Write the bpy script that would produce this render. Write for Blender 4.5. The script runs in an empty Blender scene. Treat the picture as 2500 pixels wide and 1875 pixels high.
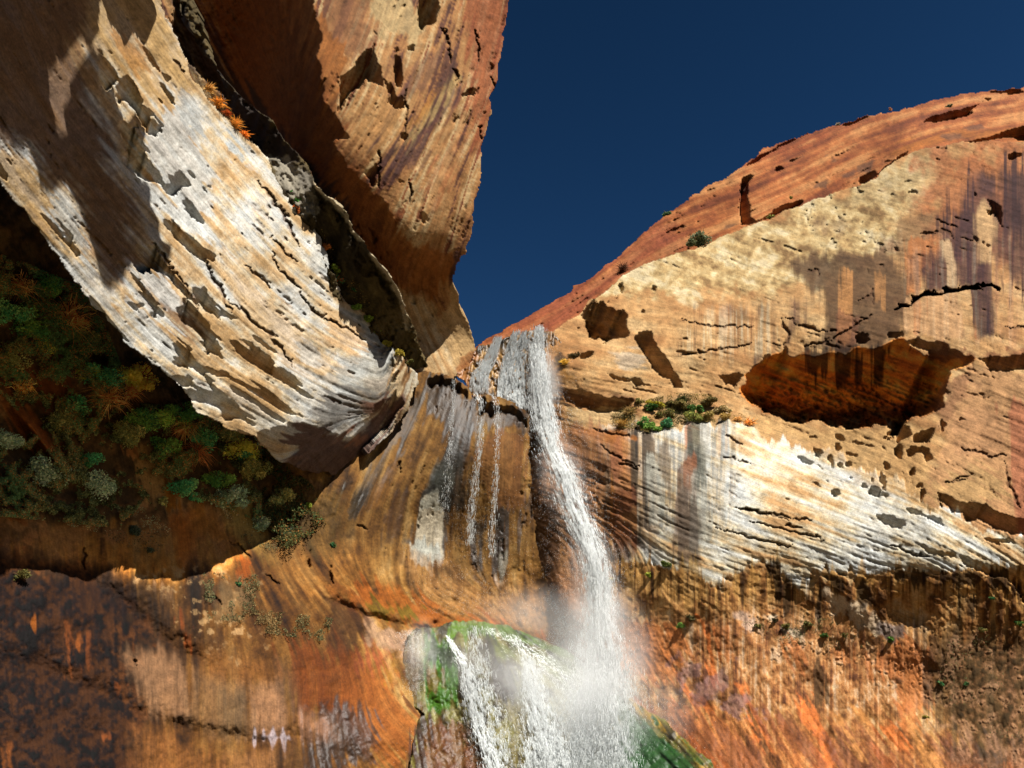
import bpy, math, random
import numpy as np
random.seed(7)
RNG = np.random.default_rng(11)
ST = 2.44                       # grid step, in units of a 2500-wide view
PITCH = math.radians(28); TH = 0.70
CP, SP = math.cos(PITCH), math.sin(PITCH)
CAM = np.array([0.0, 0.0, 1.7])
SUN = np.array([0.37, -0.56, 0.80]); SUN /= np.linalg.norm(SUN)
sc = bpy.context.scene
col = sc.collection

def ray(u, v):
    x = (u-1250)/1250*TH; y = (937.5-v)/1250*TH
    return x, y
def den(v):
    return CP - (937.5-v)/1250*TH*SP
def world(u, v, t):
    x, y = ray(u, v)
    return np.stack([x*t, t*(CP-y*SP), CAM[2]+t*(SP+y*CP)], -1)

FR = dict(T=(0,0,.8848), A=(0,0,2.592), B=(800,0,2.592), C=(1650,0,2.592), D=(0,600,2.592), E=(800,600,2.592),
          F=(1650,600,2.592), G=(0,1200,2.458), H=(800,1200,2.458), I=(1650,1200,2.458), J=(1050,750,5.53),
          K=(1450,900,4.424), L=(600,300,2.765), O=(0,0,1.0))
def P(s):
    """'T 10,20 30,40' -> points in view units; a letter may change the frame on the way"""
    f = FR['O']; out = []
    for w in s.split():
        if w in FR: f = FR[w]; continue
        a, b = w.split(',')
        out.append((f[0]+float(a)/f[2], f[1]+float(b)/f[2]))
    return np.array(out)

def s2l(c):
    c = np.asarray(c, float)/255.0
    return np.where(c <= .04045, c/12.92, ((c+.055)/1.055)**2.4)
def sst(a, b, x):
    t = np.clip((x-a)/(b-a+1e-9), 0, 1); return t*t*(3-2*t)

def interp_mat(n, m, off):
    """rows: n samples over a lattice of m cells, cubic b-spline-ish weights"""
    x = np.linspace(0, m-4.001, n)+off
    i = np.floor(x).astype(int); f = x-i
    W = np.zeros((n, m+2))
    w = [-.5*f+f*f-.5*f**3, 1-2.5*f*f+1.5*f**3, .5*f+2*f*f-1.5*f**3, -.5*f*f+.5*f**3]
    for k in range(4):
        W[np.arange(n), np.clip(i+k, 0, m+1)] += w[k]
    return W
def vnoise(H, W, cy, cx=None):
    cx = cx or cy
    if cy < 1.3 and cx < 1.3: return RNG.standard_normal((H, W))
    mh = int(H/cy)+6; mw = int(W/cx)+6
    L = RNG.standard_normal((mh+2, mw+2))
    A = interp_mat(H, mh, RNG.random()) if cy >= 1.3 else None
    B = interp_mat(W, mw, RNG.random()) if cx >= 1.3 else None
    if A is None: L = RNG.standard_normal((H, mw+2)); return L @ B.T*1.2
    if B is None: L = RNG.standard_normal((mh+2, W)); return A @ L*1.2
    return (A @ L @ B.T)*1.35
def fbm(H, W, c, octs=5, gain=.55, ax=1.0, ay=1.0):
    o = np.zeros((H, W)); a = 1; n = 0
    for k in range(octs):
        if c*max(ax, ay) < 1: break
        o += a*vnoise(H, W, max(c*ay, 1), max(c*ax, 1)); n += a*a; a *= gain; c /= 2.0
    return o/math.sqrt(max(n, 1e-6))

def rbf(ctrl, U, V):
    c = np.array(ctrl, float); p = c[:, :2]/1000; z = c[:, 2]; n = len(c)
    def k(r2): return .5*r2*np.log(r2+1e-12)
    d = ((p[:, None]-p[None])**2).sum(-1)
    A = np.zeros((n+3, n+3)); A[:n, :n] = k(d)+np.eye(n)*2e-3
    A[:n, n] = 1; A[:n, n+1:] = p; A[n, :n] = 1; A[n+1:, :n] = p.T
    w = np.linalg.solve(A, np.r_[z, 0, 0, 0])
    o = w[n]+w[n+1]*U/1000+w[n+2]*V/1000
    for i in range(n):
        o = o+w[i]*k((U/1000-p[i, 0])**2+(V/1000-p[i, 1])**2)
    return o

def sdf(pts, U, V):
    """positive inside"""
    d2 = np.full(U.shape, 1e18); ins = np.zeros(U.shape, bool)
    q = np.roll(pts, -1, 0)
    for (ax, ay), (bx, by) in zip(pts, q):
        ex, ey = bx-ax, by-ay
        h = np.clip(((U-ax)*ex+(V-ay)*ey)/(ex*ex+ey*ey+1e-9), 0, 1)
        d2 = np.minimum(d2, (U-ax-ex*h)**2+(V-ay-ey*h)**2)
        c = ((ay > V) != (by > V))
        with np.errstate(divide='ignore', invalid='ignore'):
            xi = (bx-ax)*(V-ay)/(by-ay+1e-12)+ax
        ins ^= c & (U < xi)
    d = np.sqrt(d2)
    return np.where(ins, d, -d)
def linedist(pts, U, V):
    d2 = np.full(U.shape, 1e18); par = np.zeros(U.shape); n = len(pts)-1
    for i in range(n):
        ax, ay = pts[i]; bx, by = pts[i+1]; ex, ey = bx-ax, by-ay
        h = np.clip(((U-ax)*ex+(V-ay)*ey)/(ex*ex+ey*ey+1e-9), 0, 1)
        dd = (U-ax-ex*h)**2+(V-ay-ey*h)**2
        m = dd < d2; d2 = np.where(m, dd, d2); par = np.where(m, (i+h)/n, par)
    return np.sqrt(d2), par

def tag(o, label=None, cat=None, group=None, kind=None):
    if label: o['label'] = label
    if cat: o['category'] = cat
    if group: o['group'] = group
    if kind: o['kind'] = kind
    return o
def mesh_np(name, verts, faces, mat, nv, attrs=None, smooth=True, parent=None):
    me = bpy.data.meshes.new(name)
    me.vertices.add(len(verts)); me.vertices.foreach_set('co', verts.astype(np.float32).ravel())
    me.loops.add(faces.size); me.loops.foreach_set('vertex_index', faces.astype(np.int32).ravel())
    me.polygons.add(len(faces))
    me.polygons.foreach_set('loop_start', np.arange(0, faces.size, nv, dtype=np.int32))
    me.polygons.foreach_set('loop_total', np.full(len(faces), nv, np.int32))
    me.polygons.foreach_set('use_smooth', np.full(len(faces), smooth, bool))
    me.update(calc_edges=True)
    for k, a in (attrs or {}).items():
        if a.ndim == 2:
            at = me.attributes.new(k, 'FLOAT_COLOR', 'POINT')
            at.data.foreach_set('color', np.c_[a, np.ones(len(a))].astype(np.float32).ravel())
        else:
            at = me.attributes.new(k, 'FLOAT', 'POINT'); at.data.foreach_set('value', a.astype(np.float32))
    me.materials.append(mat)
    o = bpy.data.objects.new(name, me); col.objects.link(o)
    if parent: o.parent = parent
    return o

# ------------------------------------------------------------------ materials
def new_mat(name):
    m = bpy.data.materials.new(name); m.use_nodes = True
    nt = m.node_tree; nt.nodes.clear(); return m, nt.nodes, nt.links
def rock_mat(name, grain=.16, bump=.5, scale=1.0):
    m, N, L = new_mat(name)
    out = N.new('ShaderNodeOutputMaterial'); b = N.new('ShaderNodeBsdfPrincipled')
    at = N.new('ShaderNodeAttribute'); at.attribute_name = 'tone'
    wt = N.new('ShaderNodeAttribute'); wt.attribute_name = 'wet'
    g = N.new('ShaderNodeNewGeometry')
    n1 = N.new('ShaderNodeTexNoise'); n1.inputs['Scale'].default_value = 9*scale; n1.inputs['Detail'].default_value = 6; n1.inputs['Roughness'].default_value = .75
    n2 = N.new('ShaderNodeTexNoise'); n2.inputs['Scale'].default_value = 1.3*scale; n2.inputs['Detail'].default_value = 8
    for n in (n1, n2): L.new(g.outputs['Position'], n.inputs['Vector'])
    r1 = N.new('ShaderNodeMapRange'); r1.inputs['From Min'].default_value = .3; r1.inputs['From Max'].default_value = .7
    r1.inputs['To Min'].default_value = 1-grain*1.5; r1.inputs['To Max'].default_value = 1+grain*1.5
    L.new(n1.outputs['Fac'], r1.inputs['Value'])
    r2 = N.new('ShaderNodeMapRange'); r2.inputs['From Min'].default_value = .3; r2.inputs['From Max'].default_value = .7
    r2.inputs['To Min'].default_value = 1-grain*.8; r2.inputs['To Max'].default_value = 1+grain*.8
    L.new(n2.outputs['Fac'], r2.inputs['Value'])
    mu = N.new('ShaderNodeMath'); mu.operation = 'MULTIPLY'; L.new(r1.outputs[0], mu.inputs[0]); L.new(r2.outputs[0], mu.inputs[1])
    vm = N.new('ShaderNodeVectorMath'); vm.operation = 'SCALE'; L.new(at.outputs['Color'], vm.inputs[0]); L.new(mu.outputs[0], vm.inputs['Scale'])
    L.new(vm.outputs[0], b.inputs['Base Color'])
    rr = N.new('ShaderNodeMapRange'); rr.inputs['To Min'].default_value = .92; rr.inputs['To Max'].default_value = .32
    L.new(wt.outputs['Fac'], rr.inputs['Value']); L.new(rr.outputs[0], b.inputs['Roughness'])
    rs = N.new('ShaderNodeMapRange'); rs.inputs['To Min'].default_value = .12; rs.inputs['To Max'].default_value = .5
    L.new(wt.outputs['Fac'], rs.inputs['Value']); L.new(rs.outputs[0], b.inputs['Specular IOR Level'])
    bp = N.new('ShaderNodeBump'); bp.inputs['Strength'].default_value = bump; bp.inputs['Distance'].default_value = .06/scale
    L.new(n1.outputs['Fac'], bp.inputs['Height']); L.new(bp.outputs[0], b.inputs['Normal'])
    L.new(b.outputs[0], out.inputs[0])
    return m
def leaf_mat(name):
    m, N, L = new_mat(name)
    out = N.new('ShaderNodeOutputMaterial')
    at = N.new('ShaderNodeAttribute'); at.attribute_name = 'tone'
    g = N.new('ShaderNodeNewGeometry'); nz = N.new('ShaderNodeTexNoise'); nz.inputs['Scale'].default_value = 6
    L.new(g.outputs['Position'], nz.inputs['Vector'])
    r = N.new('ShaderNodeMapRange'); r.inputs['From Min'].default_value = .3; r.inputs['From Max'].default_value = .7
    r.inputs['To Min'].default_value = .7; r.inputs['To Max'].default_value = 1.3; L.new(nz.outputs['Fac'], r.inputs['Value'])
    vm = N.new('ShaderNodeVectorMath'); vm.operation = 'SCALE'; L.new(at.outputs['Color'], vm.inputs[0]); L.new(r.outputs[0], vm.inputs['Scale'])
    d = N.new('ShaderNodeBsdfDiffuse'); tr = N.new('ShaderNodeBsdfTranslucent'); mx = N.new('ShaderNodeMixShader'); mx.inputs[0].default_value = .3
    L.new(vm.outputs[0], d.inputs[0]); L.new(vm.outputs[0], tr.inputs[0]); L.new(d.outputs[0], mx.inputs[1]); L.new(tr.outputs[0], mx.inputs[2]); L.new(mx.outputs[0], out.inputs[0])
    return m
def water_mat(name, colr=(.9, .93, .92), op=1.0):
    m, N, L = new_mat(name)
    out = N.new('ShaderNodeOutputMaterial')
    d = N.new('ShaderNodeBsdfDiffuse'); d.inputs[0].default_value = (*colr, 1)
    tr = N.new('ShaderNodeBsdfTranslucent'); tr.inputs[0].default_value = (*colr, 1)
    mx = N.new('ShaderNodeMixShader'); mx.inputs[0].default_value = .22
    L.new(d.outputs[0], mx.inputs[1]); L.new(tr.outputs[0], mx.inputs[2])
    last = mx
    if op < 1:
        tp = N.new('ShaderNodeBsdfTransparent'); m2 = N.new('ShaderNodeMixShader'); m2.inputs[0].default_value = op
        L.new(tp.outputs[0], m2.inputs[1]); L.new(mx.outputs[0], m2.inputs[2]); last = m2
    L.new(last.outputs[0], out.inputs[0])
    return m
ROCK = rock_mat('sandstone'); LEAF = leaf_mat('leaves')
WATER = water_mat('white_water'); SPRAY = water_mat('spray', (.86, .89, .88), .42)

# ------------------------------------------------------------------ layers
class Layer:
    """a stretch of cliff: an uneven surface at its own distance, with its own relief and stains"""
    def __init__(s, name, outline, ctrl, flow, edge=5, step=ST, edgec=5):
        s.name = name; s.out = P(outline); s.step = step
        u0, v0 = s.out.min(0)-25; u1, v1 = s.out.max(0)+25
        u0 = max(u0, -520); u1 = min(u1, 3060); v0 = max(v0, -420); v1 = min(v1, 2045)
        us = np.arange(u0, u1, step); vs = np.arange(v0, v1, step)
        s.U, s.V = np.meshgrid(us, vs); s.H, s.W = s.U.shape; s.u0, s.v0 = u0, v0
        q = 4
        y = rbf(ctrl, s.U[::q, ::q], s.V[::q, ::q])
        y = s.up(y, q)
        s.t = y/den(s.V)
        e = fbm(s.H, s.W, edgec*4, 6, .6)*edge
        s.mask = sdf(s.out, s.U+e, s.V+.7*fbm(s.H, s.W, edgec*3, 5, .6)*edge) > 0
        s.c = np.zeros((s.H, s.W, 3)); s.wet = np.zeros((s.H, s.W)); s.h = np.zeros((s.H, s.W))
        s.nz = [fbm(s.H, s.W, c, 6, .6) for c in (50, 14, 5)]
        s.nb = fbm(s.H, s.W, 50, 3, .5)
        s.setflow(flow); s.lic = {}
        s.vs = fbm(s.H, s.W, 7, 4, .65, ax=1, ay=22)+.5*fbm(s.H, s.W, 16, 3, .6, ax=1, ay=8)
        s.rec = np.zeros((s.H, s.W), bool); s.inn = 1.0
    def up(s, a, q):
        h, w = a.shape
        yi = np.clip(np.arange(s.H)/q, 0, h-1.001); xi = np.clip(np.arange(s.W)/q, 0, w-1.001)
        y0 = yi.astype(int); x0 = xi.astype(int); fy = (yi-y0)[:, None]; fx = (xi-x0)[None]
        g = lambda i, j: a[np.ix_(i, j)]
        return (g(y0, x0)*(1-fy)*(1-fx)+g(y0+1, x0)*fy*(1-fx)+g(y0, x0+1)*(1-fy)*fx+g(y0+1, x0+1)*fy*fx)
    def setflow(s, flow):
        q = 6; U, V = s.U[::q, ::q], s.V[::q, ::q]
        a = np.zeros(U.shape); b = np.zeros(U.shape); w = np.zeros(U.shape)
        for (u, v, ang) in flow:
            k = 1/(((U-u)**2+(V-v)**2)+900)**1.3
            r = math.radians(ang); a += k*math.cos(2*r); b += k*math.sin(2*r); w += k
        th = .5*np.arctan2(b, a)   # direction field (sign free)
        s.fx, s.fy = s.up(np.cos(2*th), q), s.up(np.sin(2*th), q)
        th = .5*np.arctan2(s.fy, s.fx); s.fx = np.cos(th); s.fy = np.sin(th)
        # keep the sign steady: point rightwards/downwards
    def LIC(s, key, cell, n, octs=1):
        k = (key, cell, n)
        if k in s.lic: return s.lic[k]
        src = fbm(s.H, s.W, cell, octs, .6) if cell > 1 else RNG.standard_normal((s.H, s.W))
        acc = src.copy()
        jj, ii = np.meshgrid(np.arange(s.W, dtype=np.float32), np.arange(s.H, dtype=np.float32))
        st = max(1.0, cell*.5)
        for sg in (1, -1):
            x = jj.copy(); y = ii.copy(); px = s.fx*sg; py = s.fy*sg
            for _ in range(n):
                xi = np.clip(x+.5, 0, s.W-1).astype(np.int32); yi = np.clip(y+.5, 0, s.H-1).astype(np.int32)
                dx = s.fx[yi, xi]; dy = s.fy[yi, xi]
                sn = np.where(dx*px+dy*py < 0, -1, 1); px = dx*sn; py = dy*sn
                x += px*st; y += py*st
                acc += src[np.clip(y+.5, 0, s.H-1).astype(np.int32), np.clip(x+.5, 0, s.W-1).astype(np.int32)]
        acc = (acc-acc.mean())/acc.std(); s.lic[k] = acc
        return acc
    def jag(s, kind, amp):
        if kind == 'n': return s.nz[1]*amp
        if kind == 'b': return s.nz[0]*amp
        if kind == 'v': return s.vs*amp
        return s.LIC('s', 3, 14)*amp
    def m(s, pts, soft=6, amp=6, kind='n'):
        pts = P(pts) if isinstance(pts, str) else pts
        pad = soft+amp*3+12
        u0, v0 = pts.min(0)-pad; u1, v1 = pts.max(0)+pad
        i0 = max(int((v0-s.v0)/s.step), 0); i1 = min(int((v1-s.v0)/s.step)+1, s.H)
        j0 = max(int((u0-s.u0)/s.step), 0); j1 = min(int((u1-s.u0)/s.step)+1, s.W)
        if i1 <= i0 or j1 <= j0: return None, None
        sl = (slice(i0, i1), slice(j0, j1))
        d = sdf(pts, s.U[sl], s.V[sl])+s.jag(kind, amp)[sl]
        return sl, sst(-soft, soft, d)
    def fill(s, c): s.c[:] = s2l(c)
    def paint(s, pts, c, soft=8, amp=8, kind='n', op=1.0, wet=None, mod=None):
        sl, k = s.m(pts, soft, amp, kind)
        if sl is None: return
        k = k*op
        if mod is not None: k = k*mod[sl]
        s.c[sl] = s.c[sl]*(1-k[..., None])+s2l(c)*k[..., None]
        if wet is not None: s.wet[sl] = s.wet[sl]*(1-k)+wet*k
    def line(s, pts, c, w=3, op=1.0, taper=True, amp=3, depth=0):
        pts = P(pts) if isinstance(pts, str) else pts
        d, p = linedist(pts, s.U+s.nz[1]*amp, s.V+s.nz[2]*amp*.5)
        ww = w*(np.sin(np.clip(p, .02, .98)*math.pi)**.5 if taper else 1)*(1+.3*s.nz[2])
        k = sst(ww*1.4+1, ww*.6, d)*op
        if c is not None: s.c = s.c*(1-k[..., None])+s2l(c)*k[..., None]
        if depth: s.h += depth*k
    def ramp(s, f, stops, op=1.0, mask=None):
        """tint by a field through colour stops"""
        xs = [a for a, _ in stops]; cs = np.array([s2l(c) for _, c in stops])
        o = np.stack([np.interp(f, xs, cs[:, i]) for i in range(3)], -1)
        k = np.full((s.H, s.W), op) if mask is None else mask*op
        s.c = s.c*(1-k[..., None])+o*k[..., None]
    def full(s, pts, soft=6, amp=6, kind='n'):
        o = np.zeros((s.H, s.W)); sl, k = s.m(pts, soft, amp, kind)
        if sl is not None: o[sl] = k
        return o
    def hollow(s, pts, amp=3, kind='n', c=None, extra=.12):
        sl, k = s.m(pts, 1, amp, kind)
        if sl is None: return
        s.rec[sl] |= k > .5
        if c is not None: s.paint(pts, c, 3, amp, kind)
    def holes(s, lst, frame, amp=2.5, c=None):
        f = FR[frame]
        for (x, y, rx, ry, a) in lst:
            th = np.linspace(0, 2*math.pi, 14, endpoint=False); r = 1+.18*RNG.standard_normal(14)
            ca, sa = math.cos(math.radians(a)), math.sin(math.radians(a))
            ex, ey = np.cos(th)*rx*r, np.sin(th)*ry*r
            pts = np.stack([f[0]+(x+ex*ca-ey*sa)/f[2], f[1]+(y+ex*sa+ey*ca)/f[2]], -1)
            s.hollow(pts, amp, 'n', c)
    def cut(s):
        """sink the hollows: inside one, the face lies behind the sunbeam that grazes its lip"""
        s.t = s.t*(1+.00137*(s.step/2.44)*s.h)
        cx, cy, cf = -SUN[0], (-SUN[1])*(-SP)+(-SUN[2])*CP, (-SUN[1])*CP+(-SUN[2])*SP   # right, up, forward
        R = s.t.copy(); T = s.t.copy(); A = np.zeros_like(R); k = s.step/1250*TH
        jj = np.arange(s.W); s.rec[:2] = False
        for i in range(1, s.H):
            x, y = ray(s.U[i], s.V[i, 0])
            # image velocity of a point moving along the beam
            vx = cx-x*cf; vy = cy-y*cf                     # per metre, over depth
            sh = vx/(-vy)                                  # cells to the right per row down
            src = jj-sh
            tp = np.interp(src, jj, R[i-1]); lam = k*tp/(-vy)
            rr = tp+cf*lam
            inm = s.rec[i]
            R[i] = np.where(inm, rr, s.t[i])
            A[i] = np.where(inm, np.interp(src, jj, A[i-1])+lam, 0)
            T[i] = np.where(inm, np.maximum(R[i]+.03+.14*A[i], s.t[i]), s.t[i])
        # small relief inside the hollows
        n = 1+np.minimum(.15*A, 1)*(np.abs(s.inn*(.006*s.nz[1]+.003*s.nz[2]))+s.inn*.004*np.abs(s.LIC('s', 3, 14)))
        s.t = np.where(s.rec, T*n, T)
    def at(s, u, v, default=50.0):
        i = int(round((v-s.v0)/s.step)); j = int(round((u-s.u0)/s.step))
        if 0 <= i < s.H and 0 <= j < s.W: return float(s.t[i, j])
        return default
    def build(s, label, thick=12.0, cat=None, do_cut=True):
        if do_cut: s.cut()
        idx = -np.ones((s.H, s.W), int)
        m = s.mask
        q = m[:-1, :-1] & m[1:, :-1] & m[:-1, 1:] & m[1:, 1:]
        use = np.zeros_like(m); use[:-1, :-1] |= q; use[1:, :-1] |= q; use[:-1, 1:] |= q; use[1:, 1:] |= q
        idx[use] = np.arange(use.sum())
        vts = world(s.U[use], s.V[use], s.t[use])
        f = np.stack([idx[:-1, :-1][q], idx[1:, :-1][q], idx[1:, 1:][q], idx[:-1, 1:][q]], -1)
        # sides: the rim goes back into the rock
        qq = np.zeros((s.H+1, s.W+1), bool); qq[1:-1, 1:-1] = q
        E = []
        for (a, b, di, dj) in (((0, 0), (0, 1), -1, 0), ((1, 1), (1, 0), 1, 0), ((1, 0), (0, 0), 0, -1), ((0, 1), (1, 1), 0, 1)):
            nb = np.roll(np.roll(qq, -di, 0), -dj, 1)[1:-1, 1:-1]
            ii, jj = np.nonzero(q & ~nb)
            E.append(np.stack([idx[ii+a[0], jj+a[1]], idx[ii+b[0], jj+b[1]]], -1))
        E = np.concatenate(E); rim = np.unique(E)
        mp = -np.ones(len(vts), int); mp[rim] = np.arange(len(rim))+len(vts)
        cen = vts.mean(0)
        d = vts[rim]-CAM; L = np.linalg.norm(d, axis=1, keepdims=True)
        back = vts[rim]+d/L*thick+(cen-vts[rim])*.06
        sf = np.stack([E[:, 0], E[:, 1], mp[E[:, 1]], mp[E[:, 0]]], -1)
        g = RNG.standard_normal((s.H, s.W)); f1 = s.LIC('fine', 1, 5)
        c = s.c*(1+.10*f1+.07*g+.08*s.nz[2])[..., None]
        c = np.clip(c, .004, 1.15)*.42
        allv = np.r_[vts, back]
        cc = c[use]; cc = np.r_[cc, cc[rim]]; ww = s.wet[use]; ww = np.r_[ww, ww[rim]]
        o = mesh_np(s.name, allv, np.r_[f, sf], ROCK, 4, dict(tone=cc, wet=ww))
        tag(o, label, cat, kind='structure')
        return o
LAY = {}
def grooves(s, key, cell, n, thr, dep, c=None, op=.5, mask=None):
    g = s.LIC(key, cell, n); k = sst(thr, thr+.8, g+.45*s.nz[0]-.15)*sst(-.3, .9, s.nz[1]+.4*s.nz[2]+.3)
    if mask is not None: k = k*mask
    s.h += dep*k
    if c is not None: s.c = s.c*(1-(k*op)[..., None])+s2l(c)*(k*op)[..., None]

# ---- the far red dome
def dome():
    s = Layer('slickrock_dome', 'T 1005,790 1030,742 1100,705 1180,660 1250,610 1330,560 1400,490 1440,462 1500,420 1560,385 1610,350 1650,320 1700,300 1790,275 1900,245 1990,225 2050,207 2130,195 2212,190 2760,200 2760,520 1900,640 1400,860 1060,820',
        [(3060,190,118),(3060,260,112),(3060,450,72),(1100,850,92),(1500,600,100),(1850,450,96),(2200,330,92),(2650,300,86),(1500,850,85),(2000,600,85),(2650,500,78),(1250,690,100),(1800,330,120),(2100,250,124),(2500,205,118),(2650,190,118),(1300,900,84)],
        [(1200,780,-28),(1500,600,-38),(1700,520,-20),(1900,400,-22),(2200,330,-18),(2450,280,-8),(2000,450,-28)], edge=3, edgec=4)
    s.fill((176,104,58))
    L1, L2 = s.LIC('a', 5, 16, 3), s.LIC('b', 2, 12)
    s.ramp(L1+.5*s.nz[0], [(-2,(120,60,34)),(-.7,(160,88,46)),(.4,(188,114,62)),(1.6,(212,146,88))], .9)
    s.paint('T 1000,800 1030,742 1180,655 1330,555 1420,480 1480,520 1300,660 1100,780', (170,92,64), 30, 10, 's', .6)
    s.paint('C 420,1080 640,940 900,830 1200,730 1240,760 900,860 640,980 480,1060', (140,66,36), 6, 6, 's', .7)
    s.paint('C 1400,960 1700,900 2203,890 2203,800 1800,830 1500,900', (196,120,50), 12, 8, 's', .6)
    for p in ['C 1050,1110 1130,1080 1140,1110 1080,1140', 'C 1150,1050 1240,1020 1230,1090 1150,1090', 'C 880,1150 960,1140 960,1200 880,1190', 'C 690,1020 800,985 830,990 720,1030', 'C 950,990 1010,985 1010,1010 960,1010', 'C 1810,800 1930,785 1990,820 1850,825','C 1690,860 1800,850 1850,880 1720,890','C 2000,1600 2040,1590 2050,1650', 'C 300,1420 380,1410 370,1440 310,1445']:
        s.paint(p, (104,74,58), 4, 3, 's', .7)
    s.h += .6*L1+.35*L2+2.2*s.nb+.4*s.nz[0]+.25*s.nz[1]+.15*s.nz[2]
    grooves(s, 'g', 2, 18, 1.15, 3.5, (120,62,34), .5)
    grooves(s, 'g2', 4, 22, 1.6, 6, (100,50,28), .5)
    for p in ['C 425,1078 520,990 640,935 660,945 540,1010 470,1060',
              'C 1525,792 1600,748 1720,712 1800,700 1910,655 1950,640 1850,725 1750,768 1640,776','C 1960,625 2090,630 2080,640 1970,640',
              'C 1160,1145 1210,1105 1262,1090 1270,1120 1200,1165', 'C 1285,1105 1330,1040 1400,1000 1465,965 1450,1010 1350,1065',
              'C 500,1412 600,1352 690,1290 805,1250 800,1282 690,1345 570,1398', 'C 1800,905 1900,885 2050,845 2203,800 2400,790 2400,900 2203,895 2080,880 2000,890 1900,900',
              'C 630,1060 670,1058 680,1070 640,1078', 'C 640,930 760,880 900,812 960,800 850,850 700,915', 'C 1060,790 1200,735 1280,722 1200,750 1100,790', 'C 1980,575 2100,572 2203,585 2150,592 2020,585','C 690,1022 790,990 820,992 730,1030']:
        s.hollow(p, 3, 's')
    s.hollow('C 396,1150 420,1118 470,1095 500,1110 465,1160 462,1250 480,1300 460,1370 520,1408 412,1430 405,1300', 2)
    LAY['dome'] = s; return s

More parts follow.
